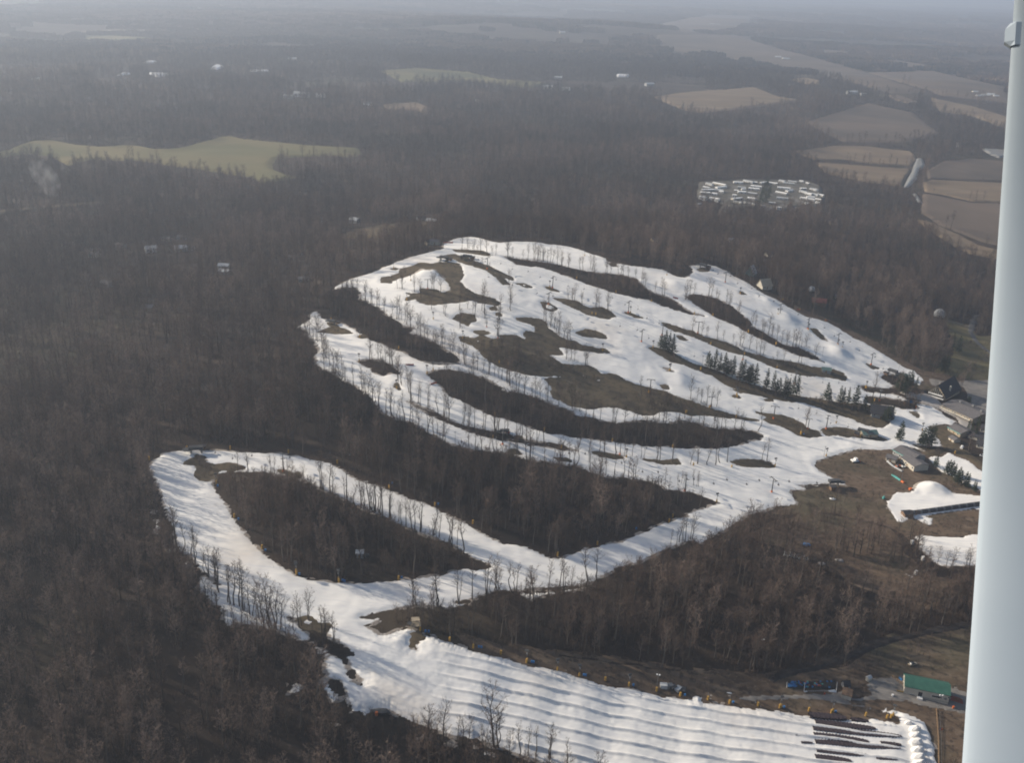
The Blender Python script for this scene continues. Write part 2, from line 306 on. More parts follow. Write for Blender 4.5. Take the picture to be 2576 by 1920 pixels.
patches = {   # snow lying inside bare ground or woods
 'a': P('G3', (285,172),(330,168),(420,200),(535,235),(500,243),(400,217),(310,192)),
 'b': P('G1', (255,850),(285,842),(290,920),(315,960),(335,1080),(400,1180),(440,1230),(400,1240),(340,1160),(285,1050),(268,950)),
 'c': P('G5', (390,950),(480,925),(540,960),(500,1000),(520,1030),(440,1045),(385,1035),(400,990)),
 'd': P('G5', (700,1250),(760,1245),(825,1270),(800,1282),(700,1288)),
 'e': P('G5', (610,655),(640,650),(720,700),(730,730),(690,720),(640,690)),
 'f': P('G5', (1310,1310),(1400,1340),(1600,1400),(1760,1440),(1720,1450),(1560,1410),(1420,1380)),
 'g': P('G5', (1840,1470),(1900,1480),(2030,1530),(1980,1550),(1900,1510)),
 'h': P('F5', (140,1040),(200,1055),(205,1075),(150,1065)), 'i': P('F5', (240,1075),(290,1090),(335,1125),(290,1115)),
 'j': P('F4', (1425,565),(1460,558),(1480,570),(1440,580)), 'k': P('F4', (1545,925),(1610,940),(1600,958),(1560,945)),
 'l': P('G3', (465,302),(520,315),(515,328),(470,315)), 'm': P('G4', (1365,1190),(1395,1188),(1430,1290),(1380,1295),(1400,1240)),
 'n': P('G8', (1235,290),(1275,290),(1270,350),(1240,380),(1230,340)), 'o': P('G4', (895,208),(935,203),(930,215),(905,217)),
 'p': P('D', (1960,1245),(1985,1240),(1972,1262),(1965,1258)), 'q': P('G6', (1670,978),(1720,985),(1715,993),(1680,990)),
 'r': P('G6', (1975,1020),(2030,1015),(2060,1030),(1990,1035)), 's': P('G2', (700,690),(780,730),(820,765),(790,760),(720,710)),
 't': P('G2', (1130,250),(1160,230),(1250,260),(1220,280),(1160,270)), 'u': P('G4', (1020,1268),(1100,1305),(1065,1335),(1030,1290)),
 'v': P('G6', (330,215),(420,225),(560,215),(740,190),(860,195),(700,240),(560,250),(430,290),(350,270)),
}
right_snow = {
 'a': P('G4', (1170,670),(1230,648),(1290,658),(1350,615),(1420,655),(1500,680),(1560,720),(1620,770),(1680,800),(1800,870),(1800,985),(1640,968),(1600,935),(1500,900),(1420,850),(1350,812),(1300,800),(1230,735)),
 'b': P('G4', (870,980),(920,955),(1050,948),(1080,905),(1130,870),(1190,857),(1260,885),(1320,920),(1380,960),(1500,970),(1650,980),(1800,990),(1800,1110),(1640,1120),(1560,1098),(1500,1112),(1340,1130),(1180,1160),(1250,1165),(1220,1237),
     (1150,1222),(1090,1190),(1040,1170),(1010,1205),(980,1222),(920,1200),(880,1150),(850,1100),(823,1030),(870,1005)),
 'c': P('G4', (1058,1330),(1100,1308),(1200,1320),(1330,1325),(1450,1330),(1540,1300),(1640,1310),(1800,1300),(1800,1600),(1600,1572),(1440,1577),(1290,1577),(1230,1540),(1160,1480),(1108,1420),(1110,1390),(1080,1350)),
}
tubing_poly = P('G5', (1020,560),(1130,562),(1180,560),(1260,530),(1340,500),(1400,500),(1480,500),(2000,640)) + P('G6', (500,700),(1500,980),(2217,1080)) + P('G7', (600,950),(1100,960),(1285,1060),(1340,1110),(1400,1180),(1440,1500),(1300,1950),(-200,1950)) + P('G6', (900,1850),(0,1500)) + P('G5', (1000,1300),(800,1180),(870,1000),(960,900),(890,720))
tubing_end = P('G7', (1180,1090),(1300,1090),(1410,1130),(1430,1433),(1420,1640),(1100,1640),(1330,1300))
loop_road = P('K', (330,640),(560,660),(800,720),(960,800),(1020,900),(1080,1000),(1110,1150),(1150,1300),(1190,1438),(1230,1560),(1010,1560),(1010,1438),(990,1300),(970,1150),(960,1000),(930,900),(870,820),(760,760),(600,700))

# ------------------------------------------------------------------ distance to an outline, on a world grid
class Mask:
    def __init__(self, polys, res, margin=10.0, reach=8.0):
        pts = np.vstack(polys)
        self.x0, self.y0 = pts.min(0) - margin
        x1, y1 = pts.max(0) + margin
        self.res = res; self.reach = reach
        self.nx = int((x1 - self.x0) / res) + 2; self.ny = int((y1 - self.y0) / res) + 2
        self.xs = self.x0 + np.arange(self.nx) * res; self.ys = self.y0 + np.arange(self.ny) * res
        par = np.zeros((self.ny, self.nx + 1), np.int32); dist = np.full((self.ny, self.nx), reach)
        for poly in polys:
            q = np.roll(poly, -1, 0)
            for (ax, ay), (bx, by) in zip(poly, q):
                lo, hi = min(ay, by), max(ay, by)
                j0 = int(math.ceil((lo - self.y0) / res)); j1 = int(math.ceil((hi - self.y0) / res))
                if j1 > j0:
                    yy = self.y0 + np.arange(j0, j1) * res
                    xx = ax + (yy - ay) * (bx - ax) / (by - ay)
                    np.add.at(par, (np.arange(j0, j1), np.clip(np.ceil((xx - self.x0) / res).astype(int), 0, self.nx)), 1)
                i0 = max(0, int((min(ax, bx) - reach - self.x0) / res)); i1 = min(self.nx, int((max(ax, bx) + reach - self.x0) / res) + 2)
                k0 = max(0, int((lo - reach - self.y0) / res)); k1 = min(self.ny, int((hi + reach - self.y0) / res) + 2)
                X = self.xs[None, i0:i1]; Y = self.ys[k0:k1, None]
                dx, dy = bx - ax, by - ay; L = dx * dx + dy * dy + 1e-9
                t = np.clip(((X - ax) * dx + (Y - ay) * dy) / L, 0, 1)
                d = np.hypot(X - ax - t * dx, Y - ay - t * dy)
                dist[k0:k1, i0:i1] = np.minimum(dist[k0:k1, i0:i1], d)
        inside = (np.cumsum(par, 1)[:, :-1] % 2) == 1
        self.sd = np.where(inside, dist, -dist)
    def get(self, x, y):
        x = np.asarray(x, float); y = np.asarray(y, float)
        u = (x - self.x0) / self.res; v = (y - self.y0) / self.res
        ok = (u >= 0) & (v >= 0) & (u < self.nx - 1) & (v < self.ny - 1)
        i = np.clip(u.astype(int), 0, self.nx - 2); j = np.clip(v.astype(int), 0, self.ny - 2)
        u = u - i; v = v - j
        s = self.sd
        r = (s[j, i] * (1 - u) + s[j, i + 1] * u) * (1 - v) + (s[j + 1, i] * (1 - u) + s[j + 1, i + 1] * u) * v
        return np.where(ok, r, -self.reach)

# ------------------------------------------------------------------ object helpers
def tag(o, label=None, cat=None, group=None, kind=None):
    if label: o['label'] = label
    if cat: o['category'] = cat
    if group: o['group'] = group
    if kind: o['kind'] = kind
    return o
def mesh_np(name, verts, quads, mat, smooth=True):
    me = bpy.data.meshes.new(name)
    verts = np.asarray(verts, np.float32); quads = np.asarray(quads, np.int32)
    k = quads.shape[1]
    me.vertices.add(len(verts)); me.vertices.foreach_set('co', verts.ravel())
    me.loops.add(quads.size); me.loops.foreach_set('vertex_index', quads.ravel())
    me.polygons.add(len(quads))
    me.polygons.foreach_set('loop_start', np.arange(0, quads.size, k, dtype=np.int32))
    me.polygons.foreach_set('loop_total', np.full(len(quads), k, np.int32))
    me.update(calc_edges=True)
    if smooth: me.polygons.foreach_set('use_smooth', np.ones(len(quads), bool))
    if mat: me.materials.append(mat)
    return me
def link(name, me, parent=None):
    o = bpy.data.objects.new(name, me); COL.objects.link(o)
    if parent: o.parent = parent
    return o
def empty(name, loc, rz=0.0):
    o = bpy.data.objects.new(name, None); COL.objects.link(o)
    o.location = loc; o.rotation_euler = (0, 0, rz); o.empty_display_size = 0.5
    return o
def children_of(o, allobs):
    return [c for c in allobs if c.parent == o]
class Proto:
    """a thing built once: root plus parts, copied with shared mesh data"""
    def __init__(self, root, parts):
        self.root, self.parts, self.used = root, parts, False
    def place(self, loc, rz=0.0, scale=1.0, rot=None):
        if not self.used:
            self.used = True; r = self.root
        else:
            r = self.root.copy(); COL.objects.link(r)
            m = {self.root: r}
            for p in self.parts:
                c = p.copy(); COL.objects.link(c); c.parent = m[p.parent]; m[p] = c
        r.location = loc; r.rotation_euler = rot if rot else (0, 0, rz)
        r.scale = (scale,) * 3 if not hasattr(scale, '__len__') else scale
        return r
class MB:
    """collects boxes, bars and solids into one mesh"""
    def __init__(self): self.v = []; self.f = []
    def poly(self, pts, faces):
        b = len(self.v); self.v += [tuple(p) for p in pts]; self.f += [tuple(i + b for i in f) for f in faces]; return self
    def box(self, x0, y0, z0, x1, y1, z1, rz=0, c=(0, 0)):
        p = [(x0, y0, z0), (x1, y0, z0), (x1, y1, z0), (x0, y1, z0), (x0, y0, z1), (x1, y0, z1), (x1, y1, z1), (x0, y1, z1)]
        if rz:
            s, k = math.sin(rz), math.cos(rz)
            p = [(c[0] + (a - c[0]) * k - (b - c[1]) * s, c[1] + (a - c[0]) * s + (b - c[1]) * k, z) for a, b, z in p]
        return self.poly(p, [(3, 2, 1, 0), (4, 5, 6, 7), (0, 1, 5, 4), (1, 2, 6, 5), (2, 3, 7, 6), (3, 0, 4, 7)])
    def bar(self, a, b, r0, r1=None, n=6, cap=True):
        r1 = r0 if r1 is None else r1
        a, b = Vector(a), Vector(b); d = (b - a)
        q = d.to_track_quat('Z', 'Y') if d.length > 1e-6 else Vector((0, 0, 1)).to_track_quat('Z', 'Y')
        pts = []
        for c, r in ((a, r0), (b, r1)):
            for k in range(n):
                w = q @ Vector((math.cos(2 * math.pi * k / n) * r, math.sin(2 * math.pi * k / n) * r, 0)); pts.append(c + w)
        fs = [(k, (k + 1) % n, n + (k + 1) % n, n + k) for k in range(n)]
        if cap: fs += [tuple(range(n - 1, -1, -1)), tuple(range(n, 2 * n))]
        return self.poly(pts, fs)
    def tri(self, a, b, c): return self.poly([a, b, c], [(0, 1, 2)])
    def mesh(self, name, mat):
        me = bpy.data.meshes.new(name); me.from_pydata(self.v, [], self.f); me.update()
        if mat: me.materials.append(mat)
        return me
    def build(self, name, mat, parent=None): return link(name, self.mesh(name, mat), parent)

# ------------------------------------------------------------------ materials
def mat(name, col, rough=0.9, col2=None, scale=1.0, detail=4.0, lo=0.35, hi=0.65, metallic=0.0, bump=0.0, coord='Object', spec=0.2, stretch=None):
    m = bpy.data.materials.new(name); m.use_nodes = True
    nt = m.node_tree; b = nt.nodes['Principled BSDF']
    b.inputs['Base Color'].default_value = (*col, 1); b.inputs['Roughness'].default_value = rough
    b.inputs['Metallic'].default_value = metallic; b.inputs['Specular IOR Level'].default_value = spec
    if col2:
        tc = nt.nodes.new('ShaderNodeTexCoord'); nz = nt.nodes.new('ShaderNodeTexNoise')
        src = tc.outputs[coord]
        if stretch:
            mp = nt.nodes.new('ShaderNodeMapping'); mp.inputs['Scale'].default_value = stretch
            nt.links.new(src, mp.inputs[0]); src = mp.outputs[0]
        nt.links.new(src, nz.inputs['Vector']); nz.inputs['Scale'].default_value = scale; nz.inputs['Detail'].default_value = detail
        cr = nt.nodes.new('ShaderNodeValToRGB')
        cr.color_ramp.elements[0].position = lo; cr.color_ramp.elements[1].position = hi
        cr.color_ramp.elements[0].color = (*col, 1); cr.color_ramp.elements[1].color = (*col2, 1)
        nt.links.new(nz.outputs['Fac'], cr.inputs[0]); nt.links.new(cr.outputs[0], b.inputs['Base Color'])
        if bump:
            bp = nt.nodes.new('ShaderNodeBump'); bp.inputs['Strength'].default_value = bump; bp.inputs['Distance'].default_value = 0.3
            nt.links.new(nz.outputs['Fac'], bp.inputs['Height']); nt.links.new(bp.outputs[0], b.inputs['Normal'])
    return m
def mix_layers(name, base, layers, rough=0.95):
    """base colour with noise layers: (colour, scale, detail, lo, hi, strength)"""
    m = bpy.data.materials.new(name); m.use_nodes = True
    nt = m.node_tree; b = nt.nodes['Principled BSDF']; b.inputs['Roughness'].default_value = rough
    b.inputs['Specular IOR Level'].default_value = 0.1
    tc = nt.nodes.new('ShaderNodeTexCoord')
    cur = nt.nodes.new('ShaderNodeRGB'); cur.outputs[0].default_value = (*base, 1); cur = cur.outputs[0]
    for k, (col, sc, det, lo, hi, st, stretch) in enumerate(layers):
        mp = nt.nodes.new('ShaderNodeMapping'); mp.inputs['Scale'].default_value = stretch or (1, 1, 1); mp.inputs['Location'].default_value = (k * 31.7, k * 12.1, 0)
        nt.links.new(tc.outputs['Object'], mp.inputs[0])
        nz = nt.nodes.new('ShaderNodeTexNoise'); nz.inputs['Scale'].default_value = sc; nz.inputs['Detail'].default_value = det
        nt.links.new(mp.outputs[0], nz.inputs['Vector'])
        mr = nt.nodes.new('ShaderNodeMapRange'); mr.inputs[1].default_value = lo; mr.inputs[2].default_value = hi; mr.inputs[4].default_value = st
        nt.links.new(nz.outputs['Fac'], mr.inputs[0])
        mx = nt.nodes.new('ShaderNodeMix'); mx.data_type = 'RGBA'
        nt.links.new(mr.outputs[0], mx.inputs[0]); nt.links.new(cur, mx.inputs[6]); mx.inputs[7].default_value = (*col, 1)
        cur = mx.outputs[2]
    nt.links.new(cur, b.inputs['Base Color'])
    return m
M = {}
M['ground'] = mix_layers('leaf_litter_ground', (0.040, 0.029, 0.022), [((0.023, 0.019, 0.017), 0.02, 5, .4, .6, .9, None), ((0.080, 0.058, 0.042), 0.012, 6, .5, .75, .7, None),
    ((0.085, 0.085, 0.045), 0.0035, 3, .55, .75, .5, None), ((0.13, 0.10, 0.08), 0.4, 3, .6, .8, .5, None)])
M['grass'] = mix_layers('dormant_grass', (0.108, 0.084, 0.052), [((0.05, 0.042, 0.031), 0.05, 5, .4, .65, .9, None), ((0.135, 0.108, 0.072), 0.12, 6, .48, .68, .75, None), ((0.04, 0.034, 0.026), 0.3, 5, .52, .66, .7, None), ((0.05, 0.04, 0.033), 0.8, 3, .55, .8, .6, None)])
M['dirt'] = mix_layers('bare_brown_ground', (0.125, 0.088, 0.060), [((0.07, 0.05, 0.036), 0.04, 5, .4, .65, .8, None), ((0.165, 0.125, 0.09), 0.10, 6, .48, .66, .75, (1, 2.2, 1)), ((0.04, 0.03, 0.024), 0.35, 5, .52, .66, .8, None), ((0.2, 0.16, 0.12), 0.9, 4, .6, .72, .6, None), ((0.085, 0.085, 0.05), 0.02, 4, .5, .7, .5, None)])
M['snow'] = mix_layers('snow', (0.80, 0.775, 0.725), [((0.64, 0.635, 0.63), 0.03, 5, .4, .7, .6, None), ((0.64, 0.56, 0.47), 0.014, 6, .56, .72, .5, None), ((0.60, 0.60, 0.61), 0.5, 4, .5, .7, .45, (0.12, 1, 1)), ((0.58, 0.57, 0.56), 0.16, 5, .55, .7, .4, (0.3, 1, 1)), ((0.55, 0.47, 0.38), 0.07, 7, .66, .78, .35, None)], rough=0.75)
_nt = M['snow'].node_tree; _b = _nt.nodes['Principled BSDF']; _tc = _nt.nodes.new('ShaderNodeTexCoord'); _mp = _nt.nodes.new('ShaderNodeMapping'); _mp.inputs['Scale'].default_value = (.35, 1, 1); _nz = _nt.nodes.new('ShaderNodeTexNoise'); _nz.inputs['Scale'].default_value = .45; _nz.inputs['Detail'].default_value = 4
_bp = _nt.nodes.new('ShaderNodeBump'); _bp.inputs['Strength'].default_value = .28; _bp.inputs['Distance'].default_value = .45
_nt.links.new(_tc.outputs['Object'], _mp.inputs[0]); _nt.links.new(_mp.outputs[0], _nz.inputs['Vector']); _nt.links.new(_nz.outputs['Fac'], _bp.inputs['Height']); _nt.links.new(_bp.outputs[0], _b.inputs['Normal'])
M['snow_pile'] = M['snow'].copy()
_src = _b.inputs['Base Color'].links[0].from_socket
_at = _nt.nodes.new('ShaderNodeAttribute'); _at.attribute_name = 'inner'
_n2 = _nt.nodes.new('ShaderNodeTexNoise'); _n2.inputs['Scale'].default_value = .32; _n2.inputs['Detail'].default_value = 7; _nt.links.new(_tc.outputs['Object'], _n2.inputs['Vector'])
_s1 = _nt.nodes.new('ShaderNodeMath'); _s1.operation = 'SUBTRACT'; _nt.links.new(_n2.outputs['Fac'], _s1.inputs[0]); _nt.links.new(_at.outputs['Fac'], _s1.inputs[1])
_m2 = _nt.nodes.new('ShaderNodeMapRange'); _m2.inputs[1].default_value = .18; _m2.inputs[2].default_value = .42; _m2.inputs[4].default_value = .8; _nt.links.new(_s1.outputs[0], _m2.inputs[0])
_mx = _nt.nodes.new('ShaderNodeMix'); _mx.data_type = 'RGBA'; _nt.links.new(_m2.outputs[0], _mx.inputs[0]); _nt.links.new(_src, _mx.inputs[6]); _mx.inputs[7].default_value = (.16, .12, .085, 1); _nt.links.new(_mx.outputs[2], _b.inputs['Base Color'])
M['track'] = mix_layers('packed_snow_track', (0.62, 0.59, 0.55), [((0.48, 0.44, 0.40), 0.1, 5, .4, .7, .7, None)], rough=0.8)
M['slush'] = mix_layers('muddy_slush', (0.42, 0.38, 0.34), [((0.16, 0.13, 0.11), 0.2, 6, .42, .58, .9, None), ((0.7, 0.68, 0.66), 0.12, 5, .52, .62, .8, None)], rough=0.8)
M['meadow'] = mix_layers('green_meadow', (0.115, 0.108, 0.052), [((0.17, 0.138, 0.07), 0.005, 6, .42, .62, .9, None), ((0.062, 0.068, 0.038), 0.003, 5, .48, .62, .85, None)])
M['tanfield'] = mix_layers('stubble_field', (0.165, 0.123, 0.082), [((0.105, 0.083, 0.062), 0.006, 6, .4, .65, .7, (1, 3, 1)), ((0.205, 0.16, 0.11), 0.012, 3, .5, .75, .6, None)])
M['farfield'] = mix_layers('distant_brown_field', (0.115, 0.088, 0.068), [((0.065, 0.055, 0.046), 0.004, 6, .42, .62, .9, None), ((0.16, 0.12, 0.09), 0.002, 4, .55, .7, .6, None)])
M['asphalt'] = mat('asphalt', (0.085, 0.083, 0.082), col2=(0.12, 0.115, 0.11), scale=0.3)
M['gravel'] = mat('gravel', (0.17, 0.155, 0.14), col2=(0.24, 0.22, 0.195), scale=0.2)
M['concrete'] = mat('concrete', (0.30, 0.275, 0.25), col2=(0.36, 0.335, 0.31), scale=0.4)
M['parkground'] = mix_layers('park_ground', (0.10, 0.092, 0.075), [((0.16, 0.15, 0.135), 0.05, 4, .45, .6, .9, None), ((0.06, 0.055, 0.045), 0.09, 4, .5, .65, .8, None)])
M['lodgegrass'] = mix_layers('olive_lawn', (0.13, 0.112, 0.055), [((0.085, 0.078, 0.042), 0.03, 5, .42, .6, .8, None), ((0.165, 0.13, 0.08), 0.05, 5, .5, .65, .7, None)])
M['track_dark'] = mix_layers('dark_track_dirt', (0.034, 0.029, 0.027), [((0.055, 0.047, 0.042), 0.3, 4, .45, .6, .9, None)])
M['water'] = mat('pond_ice', (0.6, 0.6, 0.6), rough=0.5, col2=(0.5, 0.5, 0.52), scale=0.02)
M['river'] = mat('river_water', (0.20, 0.19, 0.17), rough=0.3)
M['bark'] = mat('bark', (0.085, 0.07, 0.06), col2=(0.14, 0.12, 0.105), scale=0.6)
M['twig'] = mat('twigs', (0.10, 0.078, 0.066), col2=(0.13, 0.105, 0.09), scale=0.5)
M['needle'] = mat('pine_needles', (0.028, 0.045, 0.026), col2=(0.05, 0.068, 0.036), scale=0.8)
M['steel'] = mat('galvanised_steel', (0.16, 0.165, 0.165), rough=0.6, metallic=0.2, col2=(0.22, 0.22, 0.22), scale=2)
M['darksteel'] = mat('dark_steel', (0.05, 0.052, 0.055), rough=0.6, col2=(0.08, 0.08, 0.08), scale=2)
M['yellow'] = mat('yellow_pad', (0.48, 0.29, 0.06), rough=0.8, col2=(0.38, 0.22, 0.05), scale=3)
M['orange'] = mat('orange_plastic', (0.65, 0.16, 0.04), rough=0.6, col2=(0.5, 0.13, 0.04), scale=3)
M['redfence'] = mat('red_fence_mesh', (0.42, 0.09, 0.05), rough=0.8, col2=(0.34, 0.08, 0.05), scale=3)
M['blue'] = mat('blue_plastic', (0.04, 0.16, 0.38), rough=0.6, col2=(0.05, 0.2, 0.42), scale=3)
M['white'] = mat('white_paint', (0.78, 0.77, 0.74), rough=0.6, col2=(0.7, 0.69, 0.66), scale=0.6)
M['cream'] = mat('cream_siding', (0.52, 0.48, 0.40), rough=0.8, col2=(0.46, 0.42, 0.35), scale=0.5)
M['tan'] = mat('tan_siding', (0.40, 0.33, 0.24), rough=0.8, col2=(0.34, 0.28, 0.2), scale=0.5)
M['grey'] = mat('grey_siding', (0.30, 0.30, 0.29), rough=0.8, col2=(0.25, 0.25, 0.245), scale=0.5)
M['darkroof'] = mat('dark_shingles', (0.034, 0.034, 0.038), rough=0.85, col2=(0.05, 0.05, 0.055), scale=1.2)
M['greyroof'] = mat('grey_shingles', (0.10, 0.095, 0.095), rough=0.85, col2=(0.14, 0.13, 0.13), scale=0.8)
M['paleroof'] = mat('pale_metal_roof', (0.46, 0.47, 0.47), rough=0.5, col2=(0.38, 0.39, 0.39), scale=0.5)
M['greenroof'] = mat('green_metal_roof', (0.03, 0.095, 0.072), rough=0.7, col2=(0.04, 0.12, 0.09), scale=0.4)
M['tealroof'] = mat('weathered_teal_roof', (0.10, 0.17, 0.155), rough=0.7, col2=(0.14, 0.2, 0.18), scale=0.5)
M['redroof'] = mat('red_roof', (0.30, 0.09, 0.06), rough=0.7, col2=(0.25, 0.08, 0.06), scale=0.5)
M['brownroof'] = mat('brown_roof', (0.20, 0.13, 0.08), rough=0.8, col2=(0.16, 0.1, 0.065), scale=0.5)
M['wood'] = mat('timber', (0.26, 0.17, 0.09), rough=0.8, col2=(0.2, 0.13, 0.075), scale=2)
M['glass'] = mat('window_glass', (0.03, 0.035, 0.04), rough=0.15, spec=0.5)
M['rubber'] = mat('black_rubber', (0.03, 0.03, 0.033), rough=0.8, col2=(0.05, 0.05, 0.05), scale=2)
M['teal'] = mat('teal_paint', (0.10, 0.36, 0.33), rough=0.6, col2=(0.08, 0.3, 0.28), scale=1)
M['mat'] = mat('dark_brake_matting', (0.03, 0.023, 0.028), rough=0.9, col2=(0.06, 0.045, 0.05), scale=1.5)
M['strut'] = mat('shade_toned_aircraft_paint', (0.27, 0.32, 0.37), rough=0.75, col2=(0.25, 0.30, 0.35), scale=6, spec=0.4)  # white paint darkened to blue-grey, standing in for the shade under the wing
# ------------------------------------------------------------------ ground sheet
def ground_mesh():
    nr, nt = GX.shape
    v = np.stack([GX.ravel(), GY.ravel(), GZ.ravel()], 1)
    j, i = np.meshgrid(np.arange(nr - 1), np.arange(nt - 1), indexing='ij')
    a = j * nt + i
    q = np.stack([a, a + 1, a + nt + 1, a + nt], -1).reshape(-1, 4)[:, ::-1]
    me = mesh_np('ground', v, q, M['ground'])
    return tag(link('ground', me), 'rolling brown leaf-littered ground under the woods and around the ski hill', kind='structure')
ground_mesh()

def sheet(name, polys, res, thick, ramp, material, label, noise=(0.0, 6.0), bumps=0.0, split=None, mod=None, kind='structure', thr=0.0, seed=3, region=None, reuse=None):
    """a layer lying on the ground inside the outlines; its edge dips below the ground"""
    mk = reuse or Mask(polys, res, margin=max(10, 3 * res), reach=max(8, 4 * res))
    X, Y = np.meshgrid(mk.xs, mk.ys)
    need = mk.sd > -2.2 * res - abs(thr)
    f = need[:-1, :-1] & need[1:, :-1] & need[:-1, 1:] & need[1:, 1:]
    f &= (np.maximum.reduce([mk.sd[:-1, :-1], mk.sd[1:, :-1], mk.sd[:-1, 1:], mk.sd[1:, 1:]]) > -1.2 * res - 1.5)
    if region is not None: f &= region((X[:-1, :-1] + X[1:, 1:]) / 2, (Y[:-1, :-1] + Y[1:, 1:]) / 2)
    use = np.zeros_like(need); use[:-1, :-1] |= f; use[1:, :-1] |= f; use[:-1, 1:] |= f; use[1:, 1:] |= f
    idx = np.full(need.shape, -1); idx[use] = np.arange(use.sum())
    x, y = X[use], Y[use]; sd_ = mk.sd[use]
    n = fbm(x / noise[1], y / noise[1], seed, 3) * noise[0] if noise[0] else 0
    z = H(x, y) + np.clip((sd_ + n - thr) / ramp, -1, 1) * thick
    if bumps: z += bumps * fbm(x / 11, y / 11, 21, 2) * np.clip(sd_ / 6, 0, 1)
    if mod is not None: z = mod(x, y, z, sd_)
    J, I = np.nonzero(f)
    q = np.stack([idx[J, I], idx[J, I + 1], idx[J + 1, I + 1], idx[J + 1, I]], 1)
    v = np.stack([x, y, z], 1)
    inner_ = np.clip(sd_ / 3.2, 0, 1)
    if split is None:
        me_ = mesh_np(name, v, q, material)
        if material is M['snow']: me_.attributes.new('inner', 'FLOAT', 'POINT').data.foreach_set('value', inner_.astype(np.float32))
        o = tag(link(name, me_), label, kind=kind)
        return mk, o
    cx = v[q].mean(1)
    inside = split(cx[:, 0], cx[:, 1])
    outs = []
    for sel, (nm, mt, lb) in ((~inside, (name, material, label)), (inside, split.info)):
        qq = q[sel]; u, inv = np.unique(qq, return_inverse=True)
        outs.append(tag(link(nm, mesh_np(nm, v[u], inv.reshape(qq.shape), mt)), lb, kind=kind))
    return mk, outs

def strip(px, width):
    g = ground_points(line_px(px, 6))[:, :2]
    t = np.gradient(g, axis=0); t /= np.linalg.norm(t, axis=1, keepdims=True) + 1e-9
    nn = np.stack([-t[:, 1], t[:, 0]], 1) * width / 2
    return np.vstack([g + nn, (g - nn)[::-1]])

W_snow = [world_poly(snow_outer)] + [world_poly(h) for h in holes.values()]
W_tub = world_poly(tubing_poly)
tubm = Mask([W_tub], 2.0, reach=14)
# tubing lanes: straight lanes in plan, parallel to the upper edge of the tubing hill
_e = ground_points(P('G5', (1440, 545)) + P('G6', (1000, 950), (1500, 1045)) + P('G7', (230, 970), (900, 1050)))[:, :2]
_dir = _e[-1] - _e[0]; _dir /= np.linalg.norm(_dir); _nor = np.array([-_dir[1], _dir[0]])
_b = ground_points(P('G6', (250, 1500)) + P('G5', (1550, 1330)))[:, :2]
LANE_W = 7.0
T0 = _e[0]
endm = Mask([world_poly(tubing_end)], 2.0, reach=14)
roadm = Mask([world_poly(loop_road)], 1.0, reach=8)
def snow_mod(x, y, z, sd_):
    w = sstep(-4, 8, tubm.get(x, y))
    s = (x - T0[0]) * _dir[0] + (y - T0[1]) * _dir[1]; v = (x - T0[0]) * _nor[0] + (y - T0[1]) * _nor[1]
    v = v + 1.0 * np.sin(s / 50.0) + .5 * vnoise(s / 9, v / 20, 12)
    ph = (v / LANE_W) % 1.0
    berm = np.exp(-(np.abs(ph - 0.5) / 0.095) ** 2)
    on = sstep(6, 30, s) * w * sstep(2, 6, sd_) * (1 - 0.75 * sstep(-3, 6, roadm.get(x, y)))
    amp = 1.0 + 0.3 * vnoise(s / 60, np.floor(v / LANE_W) * 3.3, 4)
    z = z + w * 0.75 * sstep(1, 7, sd_)
    z = z + on * berm * amp + on * 0.26 * np.sin(s / 3.9 + 0.8 * np.sin(v / 15) + 1.5 * vnoise(s / 40, v / 30, 8)) * (1 - sstep(120, 190, s))
    z = z + 0.12 * fbm(x / 2.6, y / 2.6, 33, 2) * np.clip(sd_ / 3, 0, 1)
    # a raised rim round the loop road
    r = roadm.get(x, y)
    z = z + 0.9 * np.exp(-((r + 0.5) / 1.6) ** 2) * (r > -6) * (sd_ > 1)
    # take-off jumps of the terrain park
    for (jx, jy, jz), h in JUMPS:
        z = z + h * np.exp(-(((x - jx) / 9) ** 2 + ((y - jy) / 12) ** 2))
    return z
JUMPS = [(at('F6', 740, 1035), 3.0), (at('F6', 330, 760), 2.2), (at('F6', 180, 640), 2.0), (at('F5', 1250, 500), 2.0), (at('F5', 1300, 1250), 1.8), (at('F4', 1230, 420), 2.2), (at('F4', 1150, 420), 2.2)]
snowm, _ = sheet('ski_run_snow', W_snow, 1.5, 0.6, 3.0, M['snow'], 'connected white ski runs winding down the hill between strips of woods', noise=(2.0, 4.5), bumps=0.35, region=lambda x, y: tubm.get(x, y) <= .6, mod=snow_mod)
sheet('tubing_hill_snow', W_snow, 0.5, 0.6, 3.0, M['snow'], 'broad white tubing hill of parallel snow lanes in the foreground', noise=(2.0, 4.5), bumps=0.25, region=lambda x, y: tubm.get(x, y) > -.6, mod=snow_mod)
sheet('snowy_loop_road', [world_poly(loop_road)], 1.0, 0.95, 1.2, M['track'], 'curving packed-snow road round the foot of the tubing hill', noise=(0.3, 5))
for k, pl in right_snow.items():
    lb = {'a': 'snow field beside the road behind the row of small pines', 'b': 'learning slope snow with a pointed mound beside the covered conveyor', 'c': 'flat snow field at the right edge below the covered conveyor'}[k]
    cone = at('G4', 1190, 930)
    def rmod(x, y, z, sd_):
        return z + 4.6 * np.maximum(0, 1 - np.hypot((x - cone[0] - 2) / 17, (y - cone[1]) / 12) * (1 + .18 * vnoise(x / 5, y / 5, 3))) ** 1.25 * (sd_ > -1)
    sheet('beginner_snow', [world_poly(pl)], 1.2, 0.5, 1.0, M['snow'], lb, noise=(0.8, 5), bumps=0.3, mod=rmod if k == 'b' else None)
patch_polys = [world_poly(p) for p in patches.values()]
